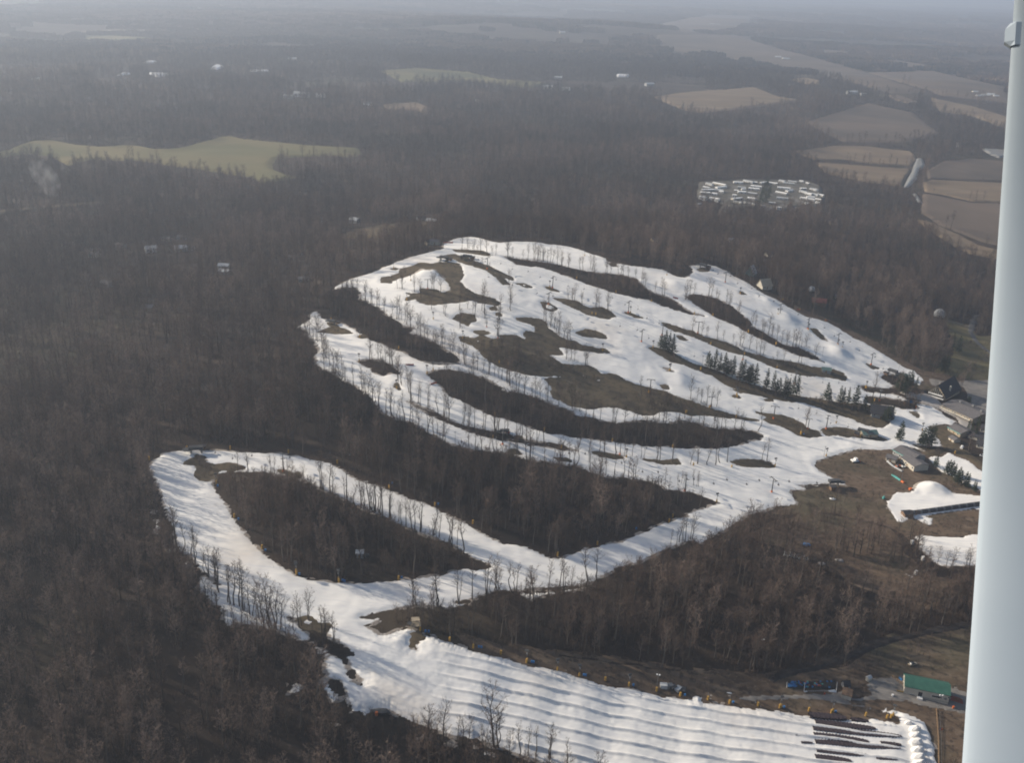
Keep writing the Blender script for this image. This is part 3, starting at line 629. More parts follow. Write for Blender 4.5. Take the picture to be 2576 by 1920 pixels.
patchm, o = sheet('snow_patches', patch_polys, 0.9, 0.35, 2.5, M['snow'], 'ragged leftover snow patches in the woods and bare ground beside the runs', noise=(3.0, 3.0), kind='stuff', thr=0.5)
# ---- open ground
dirt_right = P('G4', (480,640),(600,600),(940,592),(1170,622),(1330,560),(1480,620),(1800,800),(1800,1320),(1080,1335),(1112,1420),(1000,1335),(860,1240),(640,1190),(400,1130),(200,1120),(0,1150),(-150,1130),(60,1060),(100,1000),(20,950),(500,895),(350,815),(255,740),(265,700))
dirt_tube = P('G6', (-250,500),(0,590),(300,655),(700,735),(1200,805),(1700,858),(2200,870)) + P('G7', (250,655),(560,640),(900,600),(1100,430),(1250,310),(1400,350),(1600,285),(1940,235),(2150,230),(2250,1500),(2100,1700),(1300,1640),(1100,1150),(0,1000)) + P('G6', (1400,1060),(700,900),(0,720))
opens = {}
opens['r'], _ = sheet('bare_ground', [world_poly(dirt_right)], 3.0, 0.18, 2.0, M['dirt'], 'bare brown ground between the runs and the learning slope', noise=(2, 9))
opens['t'], _ = sheet('bare_ground', [world_poly(dirt_tube)], 3.0, 0.18, 2.0, M['dirt'], 'bare brown ground beside and behind the tubing hill', noise=(2, 9))
gk = [k for k in holes if not k.startswith('woods')]
opens['g'], _ = sheet('bare_grass', [world_poly(holes[k]) for k in gk], 2.0, 0.22, 1.5, M['grass'], 'islands of dormant brown grass showing through the snow of the runs', noise=(0.5, 6), thr=-2.0)
thin_px = P('D', (1620,1160),(1730,1105),(1930,1140),(2000,1250),(2080,1255),(2000,1330),(1860,1270),(1740,1200))
opens['thin'], _ = sheet('brushy_slope', [world_poly(thin_px)], 3.0, 0.16, 3.0, M['dirt'], 'brushy brown slope between the lowest run and the flat snow field', noise=(5, 14))
lodge_grass = P('F6', (1590,760),(1780,820),(1850,900),(1990,900),(2250,1000),(2250,1270),(1960,1300),(1700,1240),(1500,1190),(1640,1080),(1660,960),(1600,850))
opens['lg'], _ = sheet('grass_field', [world_poly(lodge_grass)], 4.0, 0.3, 2.0, M['lodgegrass'], 'olive grass field behind the lodge beside the bending road', noise=(3, 12))
lodge_grass2 = P('G4', (1195,415),(1290,398),(1345,395),(1430,440),(1500,600),(1720,780),(1680,800),(1500,680),(1420,655),(1350,612),(1290,655),(1175,668),(1120,620),(1310,580),(1290,520),(1210,450))
opens['lg2'], _ = sheet('grass_field', [world_poly(lodge_grass2)], 2.5, 0.3, 2.0, M['grass'], 'brown grass between the lodge buildings and the snow', noise=(1, 8))
verge = P('F6', (380,655),(480,700),(640,760),(760,810),(900,890),(1050,960),(1160,1040),(1290,1120),(1420,1180),(1560,1200),(1700,1240),(1740,1300),(1600,1290),(1450,1330),(1380,1330),(1300,1200),(1100,1080),(860,930),(640,800),(400,715))
opens['v'], _ = sheet('bare_ground', [world_poly(verge)], 2.5, 0.3, 2.0, M['dirt'], 'brown verge along the far edge of the terrain park run', noise=(2, 8))
lot = P('F6', (1440,1235),(1640,1268),(1990,1245),(2300,1270),(2300,1700),(1960,1560),(1780,1440),(1740,1310),(1600,1290),(1470,1320))
opens['lot'], _ = sheet('parking_lot', [world_poly(lot)], 3.0, 0.42, 2.0, M['gravel'], 'grey parking lot behind the lodge', noise=(2, 10))
plaza = P('L', (300,360),(440,335),(500,350),(640,410),(720,480),(780,560),(1260,830),(1290,940),(1250,1000),(1100,930),(1060,900),(1020,810),(960,750),(840,690),(700,610),(560,560),(440,530),(370,500),(250,480),(150,400),(0,320),(200,300))
opens['pl'], _ = sheet('plaza', [world_poly(plaza)], 1.2, 0.62, 1.0, M['concrete'], 'pale paved terrace along the front of the long lodge')
apron = P('G7', (1040,700),(1250,690),(1340,720),(1500,735),(1700,770),(1950,830),(1950,1040),(1750,1000),(1500,955),(1400,915),(1200,905),(900,915),(1070,950),(1190,1000),(1100,985),(950,962),(600,900),(300,905),(0,915),(-150,890),(0,850),(350,842),(700,835),(810,820),(830,775),(900,790),(920,870),(1000,870),(1060,840),(1030,760))
opens['ap'], _ = sheet('gravel_apron', [world_poly(apron)], 1.0, 0.42, 1.0, M['gravel'], 'grey gravel apron round the green-roofed tubing building', noise=(0.7, 5))
road_specs = [
 ('dirt_track', P('G7', (200,735),(280,690),(420,650),(620,590),(900,505),(1100,430),(1280,375),(1500,330),(1980,240)), 5.5, 'track_dark', 'dark access track climbing from the tubing area into the woods'),
 ('dirt_track', P('G6', (250,655),(600,705),(1200,770),(1700,855),(2217,872)), 3.0, 'dirt', 'thin path through the brush above the tubing hill'),
 ('driveway', P('F6', (1600,785),(1690,805),(1785,832)), 4.0, 'gravel', 'pale driveway joining the bending road behind the lodge'),
 ('road', P('F6', (1860,735),(1805,800),(1790,870),(1830,945),(1900,1005),(2020,1090)), 7.0, 'asphalt', 'grey road bending past the grass field behind the lodge'),
 ('road', P('M', (520,620),(600,450),(660,300),(700,220),(830,205)), 9.0, 'gravel', 'pale street through the left part of the mobile home park'),
 ('road', P('M', (1580,520),(1590,380),(1600,260),(1500,255)), 9.0, 'gravel', 'pale street through the right part of the mobile home park'),
 ('footpath', P('F4', (1140,1112),(1300,1122),(1460,1128)), 4.0, 'gravel', 'packed path crossing between two runs below the wood'),
 ('dirt_track', P('G4', (200,1350),(330,1480),(480,1620),(520,1700)), 2.5, 'dirt', 'thin reddish track through the brush beside the blue tarp'),
]
road_polys = []
for nm, px, wd, mt, lb in road_specs:
    rp = strip(px, wd); road_polys.append(rp)
    big = wd >= 9
    sheet(nm, [rp], 2.0 if big else 1.0, 0.9 if big else 0.5, 1.0, M[mt], lb, noise=(0.5, 6))
# ---- distant fields, ponds and the river
field_specs = [
 ('meadow', 'meadow', P('A', (0,940),(60,930),(120,900),(200,875),(330,870),(480,900),(620,912),(760,902),(850,905),(960,925),(1080,920),(1180,900),(1290,870),(1360,850),(1430,845),(1520,865),(1680,880),(1900,900),(2217,920),(2260,960),(2190,975),
     (2050,965),(1900,970),(1720,985),(1690,1020),(1700,1060),(1780,1085),(1840,1100),(1700,1130),(1620,1140),(1560,1100),(1300,1060),(1000,1020),(850,995),(560,990),(420,1030),(330,970),(180,950),(100,960),(0,980)), 'yellow-green meadow among the woods at middle left'),
 ('field', 'tanfield', P('B', (1950,600),(2100,580)) + P('C', (150,570),(330,560),(540,540),(600,560),(700,600),(850,625),(700,640),(560,665),(330,690),(220,700),(100,680)), 'long tan field on the low ridge above the mobile home park'),
 ('field', 'tanfield', P('C', (790,940),(900,925),(1060,905),(1250,910),(1400,930),(1520,940),(1545,970),(1560,1000),(1520,1030),(1330,1020),(1130,1000),(920,992)), 'tan stubble field on the far side of the tree line by the creek'),
 ('field', 'tanfield', P('C', (920,1008),(1130,1024),(1330,1040),(1500,1050),(1520,1062),(1485,1110),(1465,1160),(1250,1130),(1050,1090),(990,1075)), 'tan stubble field on the near side of the tree line by the creek'),
 ('field', 'farfield', P('C', (1610,1060),(1720,1000),(1900,985),(2140,1010),(2140,1128),(1620,1110)), 'brown field right of the creek'),
 ('field', 'tanfield', P('C', (1590,1132),(1640,1118),(2140,1142),(2140,1258),(1900,1250),(1700,1205),(1600,1190)), 'tan field right of the creek, nearer than the brown one'),
 ('field', 'tanfield', P('C', (1530,1360),(1620,1375),(1800,1450),(1950,1530),(2080,1560),(2080,1610),(1900,1580),(1800,1540),(1650,1440)), 'narrow tan field on the slope at right below the creek'),
 ('field', 'tanfield', P('C', (1640,600),(1700,620),(1900,660),(2140,735),(2140,810),(1900,720),(1700,690),(1650,650)), 'long tan strip beside the far white farm at right'),
 ('field', 'tanfield', P('C', (770,495),(850,485),(950,500),(955,525),(860,520)), 'small pale field beside a dark clump of trees'),
 ('field', 'farfield', P('C', (-60,150),(250,90),(540,100),(560,120),(430,190),(280,200),(100,200)), 'far pinkish field near the top right'),
 ('field', 'farfield', P('C', (940,310),(1150,325),(1140,345),(960,345)), 'small far field by a white barn'),
 ('field', 'farfield', P('C', (1230,360),(1450,380),(1640,410),(1620,435),(1400,405)), 'far field left of the dark wooded hill at right'),
 ('field', 'farfield', P('C', (1380,590),(1440,592),(1580,640),(1500,642),(1400,615)), 'far narrow field right of the long white barn'),
 ('field', 'farfield', P('C', (860,760),(1250,640),(1530,700),(1700,830),(1500,880),(1100,880)), 'brown open slope between the barn ridge and the creek'),
 ('field', 'farfield', P('A', (380,208),(700,185),(920,185),(940,212),(600,217)), 'thin far pink field at top left'),
 ('field', 'meadow', P('A', (480,222),(850,228),(1050,250),(760,277),(500,265)), 'far green field at top left'),
 ('field', 'tanfield', P('B', (280,650),(490,635),(560,665),(560,705),(500,690),(300,675)), 'small tan clearing on the ridge in the middle distance'),
 ('field', 'meadow', P('B', (260,440),(480,425),(820,450),(1000,495),(1300,515),(1200,545),(800,500),(400,510)), 'faint green field below the dark ridge'),
 ('field', 'farfield', P('C', (1590,1200),(1900,1262),(2140,1266),(2140,1540),(1960,1500),(1700,1400),(1580,1320)), 'brown grassy slope below the tan field right of the creek'),
 ('field', 'farfield', P('C', (-60,215),(430,215),(700,300),(900,350),(1250,450),(1640,570),(1400,580),(1000,470),(700,430),(300,340),(-60,300)), 'broad brown plain beyond the barn ridge'),
 ('field', 'farfield', P('C', (1250,450),(1650,440),(2100,540),(2140,640),(1700,590),(1640,565)), 'brown plain left of the far white farm'),
 ('meadow', 'grass', P('D', (735,515),(760,500),(860,485),(960,482),(955,503),(830,515)), 'small olive clearing just above the summit runs'),
 ('field', 'grass', P('A', (0,1310),(200,1290),(620,1255),(640,1270),(330,1300),(0,1335)), 'thin brown clearing in the left woods'),
 ('yard', 'parkground', P('M', (215,160),(600,150),(830,120),(1200,130),(1750,140),(1920,230),(1960,400),(1910,505),(1600,510),(1360,560),(900,525),(650,505),(480,440),(200,400),(190,300)), 'grassy lots of the mobile home park'),
]
fieldm = []
for nm, mt, px, lb in field_specs:
    wp = world_poly(px); ext = (wp.max(0) - wp.min(0)).max(); dist = np.hypot(*wp.mean(0))
    res = max(3.0, min(ext / 90, dist / 220)); r_ = max(2.5, dist * 0.0012)
    mk, o = sheet(nm, [wp], res, r_, res * 1.3, M[mt], lb, noise=(res * 0.7, res * 5))
    fieldm.append(mk)
pond_specs = [(P('A', (878,393),(920,380),(975,383),(950,393)), 'small pale oval pond at upper left'), (P('A', (918,455),(1130,457),(1050,465),(980,478),(950,466)), 'wide pale wedge-shaped pond at upper left'),
 (P('A', (1298,427),(1320,412),(1345,402),(1370,408),(1392,413),(1350,431)), 'pale lens-shaped pond right of the wedge-shaped one'), (P('A', (722,468),(760,455),(812,455),(790,464)), 'sliver of pale pond left of the wedge-shaped one'),
 (P('A', (55,284),(122,284),(122,290),(60,290)), 'far pale pond at the left edge'), (P('B', (1725,463),(1810,466),(1800,478),(1730,476)), 'small pale pond below the dark ridge'),
 (P('A', (1540,437),(1670,438),(1668,445),(1560,444)), 'faint sliver of a pond right of the lens-shaped one'), (P('C', (1950,925),(2140,935),(2140,965),(2060,980),(2010,960)), 'grey water beside the strut at right')]
for px, lb in pond_specs:
    wp = world_poly(px); dist = np.hypot(*wp.mean(0)); ext = (wp.max(0) - wp.min(0)).max(); res = max(3.0, ext / 50)
    pond_masks = globals().setdefault('pond_masks', []); mk, o = sheet('pond', [wp], res, dist * .0014, res * 1.2, M['river' if 'strut' in lb else 'water'], lb); fieldm.append(mk); pond_masks.append(mk)
creek = [P('C', (1545,985),(1590,985),(1605,1030),(1565,1060),(1555,1110),(1505,1160),(1468,1165),(1490,1120),(1522,1060)), P('C', (1798,880),(1812,880),(1812,915),(1796,912)), P('C', (1525,1200),(1550,1200),(1590,1260),(1565,1262))]
mk, o = sheet('creek', [world_poly(c) for c in creek], 3.0, 3.0, 4.0, M['river'], 'grey creek bending between the tan fields'); fieldm.append(mk)
# ------------------------------------------------------------------ trees
def twigmat(name, c1, c2):
    m = bpy.data.materials.new(name); m.use_nodes = True; nt = m.node_tree; b = nt.nodes['Principled BSDF']
    b.inputs['Roughness'].default_value = 0.9; b.inputs['Specular IOR Level'].default_value = 0.1
    oi = nt.nodes.new('ShaderNodeObjectInfo'); cr = nt.nodes.new('ShaderNodeValToRGB')
    cr.color_ramp.elements[0].color = (*c1, 1); cr.color_ramp.elements[1].color = (*c2, 1)
    nt.links.new(oi.outputs['Random'], cr.inputs[0]); nt.links.new(cr.outputs[0], b.inputs['Base Color'])
    return m
M['bark'] = twigmat('bark', (0.055, 0.045, 0.039), (0.13, 0.112, 0.096))
M['twig'] = twigmat('twigs', (0.078, 0.052, 0.040), (0.140, 0.098, 0.076))
M['twig_pale'] = twigmat('pale_twigs', (0.136, 0.096, 0.074), (0.245, 0.181, 0.144))
M['twig_dark'] = twigmat('dark_twigs', (0.030, 0.025, 0.022), (0.06, 0.048, 0.042))

def branch(v, f, a, b, r0, r1, n=3):
    base = len(v); d = b - a; L = np.linalg.norm(d) + 1e-9; d = d / L
    u = np.cross(d, [0.31, 0.2, 0.93]); u /= np.linalg.norm(u) + 1e-9; w = np.cross(d, u)
    for c, r in ((a, r0), (b, r1)):
        for k in range(n):
            t = 2 * math.pi * k / n
            v.append(c + (u * math.cos(t) + w * math.sin(t)) * r)
    for k in range(n): f.append((base + k, base + (k + 1) % n, base + n + (k + 1) % n, base + n + k))
def bare_tree(seed, height=20.0, spread=5.0, crown_from=0.45, limbs=16, twigs=9, lean=0.4, tw=0.05):
    rs = np.random.default_rng(seed)
    v, f, tv, tf = [], [], [], []
    p = np.array([0., 0., -0.6]); pts = [p]
    K = 7
    for k in range(K):
        p = p + np.array([rs.normal(0, lean * .5), rs.normal(0, lean * .5), (height + .6) / K]); pts.append(p)
    R0 = 0.019 * height
    rad_ = [R0 * (1 - 0.85 * (k / K) ** 0.9) for k in range(K + 1)]
    for k in range(K): branch(v, f, pts[k], pts[k + 1], rad_[k], rad_[k + 1], 6)
    P_ = np.array(pts)
    def trunk_at(t):
        i = min(int(t * K), K - 1); return P_[i] + (P_[i + 1] - P_[i]) * (t * K - i)
    for l in range(limbs):
        t = crown_from + (0.97 - crown_from) * (l + rs.random()) / limbs
        az = l * 2.4 + rs.normal(0, .4)
        up = 0.75 + 0.6 * t + rs.normal(0, .15)
        L = spread * (1.15 - 0.55 * abs(t - 0.6) / .5) * rs.uniform(.6, 1.1)
        a = trunk_at(t); dirv = np.array([math.cos(az), math.sin(az), up]); dirv /= np.linalg.norm(dirv)
        r = rad_[min(int(t * K), K - 1)] * 0.5
        mid = a + dirv * L * .5; d2 = dirv + np.array([0, 0, .35]) + rs.normal(0, .2, 3); d2 /= np.linalg.norm(d2); end = mid + d2 * L * .55
        branch(v, f, a, mid, r, r * .6, 3); branch(v, f, mid, end, r * .6, r * .15, 3)
        for q in range(twigs):
            s = rs.uniform(.25, 1.0); base = a + (mid - a) * s * 2 if s < .5 else mid + (end - mid) * (s - .5) * 2
            dd = dirv * .6 + rs.normal(0, .65, 3) + np.array([0, 0, .45]); dd /= np.linalg.norm(dd); l2 = L * rs.uniform(.22, .5)
            e = base + dd * l2; side = np.cross(dd, rs.normal(0, 1, 3)); side /= np.linalg.norm(side) + 1e-9
            i = len(tv); tv += [base - side * tw, base + side * tw, e]; tf.append((i, i + 1, i + 2))
            for z in range(3):
                bb = base + dd * l2 * rs.uniform(.3, .9); d3 = dd + rs.normal(0, .7, 3); d3 /= np.linalg.norm(d3)
                s3 = np.cross(d3, rs.normal(0, 1, 3)); s3 /= np.linalg.norm(s3) + 1e-9
                i = len(tv); tv += [bb - s3 * tw * .7, bb + s3 * tw * .7, bb + d3 * l2 * rs.uniform(.3, .6)]; tf.append((i, i + 1, i + 2))
    return (np.array(v), f), (np.array(tv), tf)
def py_mesh(name, v, f, m):
    me = bpy.data.meshes.new(name); me.from_pydata([tuple(p) for p in v], [], f); me.update(); me.materials.append(m); return me
tree_meshes = []
for k in range(10):
    (v, f), (tv, tf) = bare_tree(100 + k, 19 + (k % 4), [3.4, 4.2, 2.8, 5.2, 3.6, 6.0, 2.6, 4.6, 3.2, 3.9][k], [.5, .45, .6, .35, .5, .3, .62, .42, .55, .48][k], [15, 17, 12, 19, 15, 22, 12, 18, 14, 16][k], 8, 0.25 + .09 * k)
    tree_meshes.append((py_mesh('trunk', v, f, M['bark']), py_mesh('crown', tv, tf, M['twig'])))
def tree_thing(k, loc, rz, s, label, group, name='bare_tree'):
    r = empty(name, loc, rz); r.scale = (s, s, s * random.uniform(.92, 1.08))
    a = link('trunk', tree_meshes[k][0], r); b = link('crown', tree_meshes[k][1], r)
    return tag(r, label, 'tree', group)
ORD = ['first', 'second', 'third', 'fourth', 'fifth', 'sixth', 'seventh', 'eighth', 'ninth', 'tenth', 'eleventh', 'twelfth', 'thirteenth', 'fourteenth', 'fifteenth', 'sixteenth', 'seventeenth', 'eighteenth', 'nineteenth',
       'twentieth'] + ['twenty-' + w for w in ('first', 'second', 'third', 'fourth', 'fifth', 'sixth', 'seventh', 'eighth', 'ninth')] + ['thirtieth'] + ['thirty-' + w for w in ('first', 'second', 'third', 'fourth', 'fifth', 'sixth', 'seventh', 'eighth', 'ninth')] + ['fortieth'] + ['forty-' + w for w in ('first', 'second', 'third', 'fourth', 'fifth', 'sixth', 'seventh', 'eighth', 'ninth')] + ['fiftieth']
rows = [
 (P('G8', (1100,180),(1190,230),(1280,290),(1340,360),(1440,440),(1480,560),(1610,620),(1700,680),(1850,750)), 26, 'lower left edge of the nearest run', 1.0),
 (P('G5', (250,520),(450,530),(560,440),(640,540),(700,600),(820,680)), 13, 'strip above the tubing hill at left', .9),
 (P('G5', (1330,345),(1430,335),(1550,320),(1660,350),(1880,275),(1950,250),(2120,220),(2217,215)), 11, 'wood edge behind the tubing summit', .95),
 (P('G6', (60,245),(220,215),(380,260),(480,250),(700,230),(760,200),(900,150),(960,130)), 15, 'near edge of the V-shaped run bend', .95),
 (P('G2', (0,1180),(160,1240),(320,1320),(470,1380),(600,1420),(680,1460),(745,1495),(810,1540),(875,1575)), 24, 'lower half of the looping run\'s island', 1.0),
 (P('G1', (1600,730),(1850,850),(2060,930),(2200,1000)), 14, 'upper half of the looping run\'s island', 1.0),
 (P('G1', (890,600),(1050,605),(1270,620),(1490,680)), 8, 'tip of the looping run\'s island', .6),
 (P('G2', (30,270),(160,420),(250,480),(350,500),(480,550),(650,660),(700,680)), 24, 'lower edge of the left diagonal run', .9),
 (P('G2', (940,745),(1050,760),(1300,800),(1400,830),(1550,850),(1700,870),(1830,890),(1930,940),(2200,970)), 30, 'lower edge of the middle diagonal run', .85),
 (P('G3', (820,1030),(980,1010),(1150,1040)), 8, 'middle wood\'s point by the tower', .6),
 (P('G2', (370,330),(440,350),(560,420),(700,480),(800,540),(900,560),(1080,590),(1120,590),(1300,660),(1500,690)), 30, 'strip dividing the diagonal runs', 1.0),
 (P('G3', (180,750),(330,780),(500,780),(660,800),(800,830),(900,830),(1090,865),(1120,860),(1240,860),(1380,830)), 22, 'thin strip at the runs\' foot', .9),
 (P('F4', (370,560),(500,520),(640,630),(740,650),(860,720),(960,765),(1080,870),(1160,950),(1260,970),(1350,1030),(1420,1090)), 40, 'lower edge of the upper left run', .85),
 (P('F4', (170,845),(250,900),(320,960),(370,1060),(450,1200),(530,1260),(600,1300)), 20, 'far left edge of the diagonal run', .9),
 (P('F4', (690,1100),(830,1095),(910,1150),(970,1290),(1070,1380)), 15, 'group beside the small bare island', .85),
 (P('F4', (1220,695),(1300,690),(1380,825),(1450,850),(1420,710),(1500,680),(1570,760),(1600,755),(1640,580),(1630,700),(1660,830),(1720,810),(1780,780),(1750,920),(1770,690),(1810,700),(1850,720),(1840,500)), 24, 'open slope below the summit', .85),
 (P('F4', (945,520),(960,545),(1000,525),(1040,555),(1145,560),(1190,530),(1250,540),(1300,560),(1345,545)), 10, 'summit snow piles', .75),
 (P('F4', (1450,218),(1540,225),(1670,250),(1750,265),(1930,300),(2060,300),(2180,325)) + P('F5', (130,300),(220,315),(300,330),(390,370),(480,390),(570,375),(680,400),(780,410),(900,440),(960,480),(1060,550),(1120,560),(1180,590)), 48, 'tree strip between the two highest runs', .75),
 (P('F5', (385,610),(440,615),(530,655),(590,670),(650,680),(730,710),(770,745)), 10, 'long grass island below the high lift', .75),
 (P('F5', (1290,650),(1440,560),(1545,590),(1620,630),(1680,640),(1740,700),(1770,705)), 10, 'top of the upper right wood strip', .75),
 (P('F5', (1870,830),(1950,880),(2010,900),(2080,960),(2120,980)) + P('F6', (380,990),(470,1000),(510,990)), 18, 'lower end of the upper right wood strip', .8),
 (P('F5', (1340,830),(1440,900),(1500,910),(1610,940),(1680,950),(1720,965),(1950,1060),(2000,1080),(2060,1090),(2180,1110)) + P('F6', (440,1130),), 17, 'right grass strip behind the pines', .7),
 (P('F5', (210,780),(300,860),(350,910),(430,940)), 12, 'edge of the central bare patch', .8),
 (P('F5', (370,1090),(420,1090),(510,1130),(550,1140),(590,1140)), 7, 'foot of the central bare patch', .75),
 (P('F4', (1430,1110),(1600,1190),(1700,1220),(1800,1260),(1930,1380)) + P('G2', (1350,310),(1440,330),(1540,355)), 28, 'upper edge of the middle wood', .85),
 (P('G3', (20,380),(100,400),(240,450),(370,510),(420,520),(550,530),(690,500),(740,500),(880,520),(1040,480),(1200,560),(1300,570),(1380,570),(1480,580),(1540,590)), 32, 'right half of the middle wood', .8),
 (P('G3', (1070,330),(1120,350),(1160,370),(1230,400),(1290,400)), 7, 'corner of the lower grass island', .8),
 (P('G3', (910,1490),(980,1480),(1100,1445)), 7, 'near bank of the lowest run', .75),
 (P('G6', (-400,1380),(0,1440),(430,1535),(600,1565),(720,1600)), 13, 'near edge of the tubing hill', .8),
]
rows.append((P('G8', (1330,500),(1400,600),(1490,700),(1600,745),(1850,772)), 22, 'brushy lower left corner of the nearest run', .6))
cand = []
for px, n, where, hs in rows:
    g = line_px(px, 3); L = len(g)
    ks = sorted(min(L - 1, max(0, int((i + .5 + rng.uniform(-1.1, 1.1)) * L / n))) for i in range(n))
    pts = ground_points([(g[k][0] + rng.normal(0, 1.2), g[k][1] + rng.normal(0, 1.6)) for k in ks])
    order = np.argsort([g[k][0] for k in ks])
    rank = {int(o): i for i, o in enumerate(order)}
    for i, p in enumerate(pts):
        cand.append((float(np.linalg.norm(p - np.array([0, 0, CAM_H]))), p, where, rank[i], hs * rng.uniform(.62, 1.22)))
singles = [(at('G6', 140, 1462), 1.5, 5, 'wide forked bare tree standing in front of the tubing hill, largest of all'), (at('G6', 172, 1466), 1.0, 3, 'slimmer bare tree leaning against the wide forked one by the tubing hill'),
 (at('G8', 1607, 612), 1.12, 7, 'tall dense bare tree on the left run edge, darkest of its row'), (at('G3', 1600, 588), 1.0, 8, 'lone tall bare tree at the right tip of the middle wood'), (at('G3', 1635, 828), .8, 4, 'left one of two slim trees on the small lower grass patch'),
 (at('G3', 1676, 826), .95, 0, 'right one of two slim trees on the small lower grass patch'), (at('G3', 1985, 568), .8, 3, 'small branching tree on the grass islet left of the green hut'), (at('G3', 668, 350), 1.0, 2, 'thin tree standing alone on the middle grass island'),
 (at('G2', 1055, 1330), 1.15, 8, 'pale barked tree standing out inside the middle wood'), (at('G6', 520, 640), .5, 6, 'pale slim trunk at the wood edge behind the tubing hill'), (at('G4', 165, 425), .85, 1, 'thin bare tree beside the drooping fence on the lower run'),
 (at('G2', 1100, 592), .9, 5, 'forked trees at the dark fallen brush on the divided run')]
for p, s, k, lb in singles: tree_thing(k, p, random.uniform(0, 6.28), s, lb, None)
cand.sort(key=lambda c: c[0])
NIND = 285
for i, (d, p, where, rk, s) in enumerate(cand[:NIND]):
    k = int(rng.integers(0, 10))
    tree_thing(k, p, rng.uniform(0, 6.28), s, f'bare tree, {ORD[rk]} from left, on the {where}', 'bare trees along the run edges')
rest = cand[NIND:]

# ---- the woods: scattered instances of the same kinds of bare trees, one object
pool = []
def proto_obj(me_list, name):
    v = []; f = []; mi = []
    mats = []
    for me in me_list:
        b = len(v); v += [tuple(x.co) for x in me.vertices]; f += [tuple(i + b for i in p.vertices) for p in me.polygons]
        if me.materials[0] not in mats: mats.append(me.materials[0])
        mi += [mats.index(me.materials[0])] * len(me.polygons)
    m = bpy.data.meshes.new(name); m.from_pydata(v, [], f); m.update()
    for q in mats: m.materials.append(q)
    m.polygons.foreach_set('material_index', mi)
    return bpy.data.objects.new(name, m)
PC = bpy.data.collections.new('woods_kinds')      # source kinds, not placed in the scene themselves
for k in range(9):
    (v, f), (tv, tf) = bare_tree(300 + k, 17.0 + (k % 3) * 1.5, [4.0, 4.8, 3.6, 5.5, 4.2, 5.0, 3.4, 4.4, 6.0][k], [.42, .35, .5, .3, .42, .38, .5, .4, .3][k], 16, 11, .35, tw=0.058)
    # low brush round the foot
    rs = np.random.default_rng(k); tv = list(tv); 
    for q in range(70):
        a = np.array([rs.normal(0, 2.6), rs.normal(0, 2.6), -.2]); d = rs.normal(0, .5, 3) + np.array([0, 0, 1.3]); e = a + d * rs.uniform(.8, 2.4); s3 = np.array([math.cos(q), math.sin(q), 0]) * .07
        i = len(tv); tv += [a - s3, a + s3, e]; tf.append((i, i + 1, i + 2))
    o = proto_obj([py_mesh('t', v, f, M['bark']), py_mesh('c', tv, tf, M[['twig_dark', 'twig', 'twig_pale'][k // 3]])], 'woods_kind_%02d' % k)
    PC.objects.link(o)
def scatter(name, pts, rot, scl, idx, coll, label, kind='stuff'):
    me = bpy.data.meshes.new(name); me.vertices.add(len(pts)); me.vertices.foreach_set('co', np.asarray(pts, np.float32).ravel())
    a = me.attributes.new('rot', 'FLOAT_VECTOR', 'POINT'); a.data.foreach_set('vector', np.asarray(rot, np.float32).ravel())
    a = me.attributes.new('scl', 'FLOAT_VECTOR', 'POINT'); a.data.foreach_set('vector', np.asarray(scl, np.float32).ravel())
    a = me.attributes.new('kindno', 'INT', 'POINT'); a.data.foreach_set('value', np.asarray(idx, np.int32))
    o = link(name, me)
    ng = bpy.data.node_groups.new(name, 'GeometryNodeTree')
    ng.interface.new_socket('Geometry', in_out='INPUT', socket_type='NodeSocketGeometry'); ng.interface.new_socket('Geometry', in_out='OUTPUT', socket_type='NodeSocketGeometry')
    N = ng.nodes; gi = N.new('NodeGroupInput'); go = N.new('NodeGroupOutput'); ip = N.new('GeometryNodeInstanceOnPoints'); ci = N.new('GeometryNodeCollectionInfo')
    ci.inputs['Collection'].default_value = coll; ci.inputs['Separate Children'].default_value = True; ci.inputs['Reset Children'].default_value = True
    ip.inputs['Pick Instance'].default_value = True
    def attr(nm, ty):
        q = N.new('GeometryNodeInputNamedAttribute'); q.data_type = ty; q.inputs['Name'].default_value = nm; return q.outputs['Attribute']
    L = ng.links
    mp = N.new('GeometryNodeMeshToPoints'); L.new(gi.outputs[0], mp.inputs['Mesh'])
    L.new(mp.outputs[0], ip.inputs['Points']); L.new(ci.outputs[0], ip.inputs['Instance']); L.new(attr('kindno', 'INT'), ip.inputs['Instance Index'])
    L.new(attr('rot', 'FLOAT_VECTOR'), ip.inputs['Rotation']); L.new(attr('scl', 'FLOAT_VECTOR'), ip.inputs['Scale']); L.new(ip.outputs[0], go.inputs[0])
    md = o.modifiers.new('scatter', 'NODES'); md.node_group = ng
    return tag(o, label, kind=kind)
house_px = []   # (x, y) clearings filled in by the buildings below
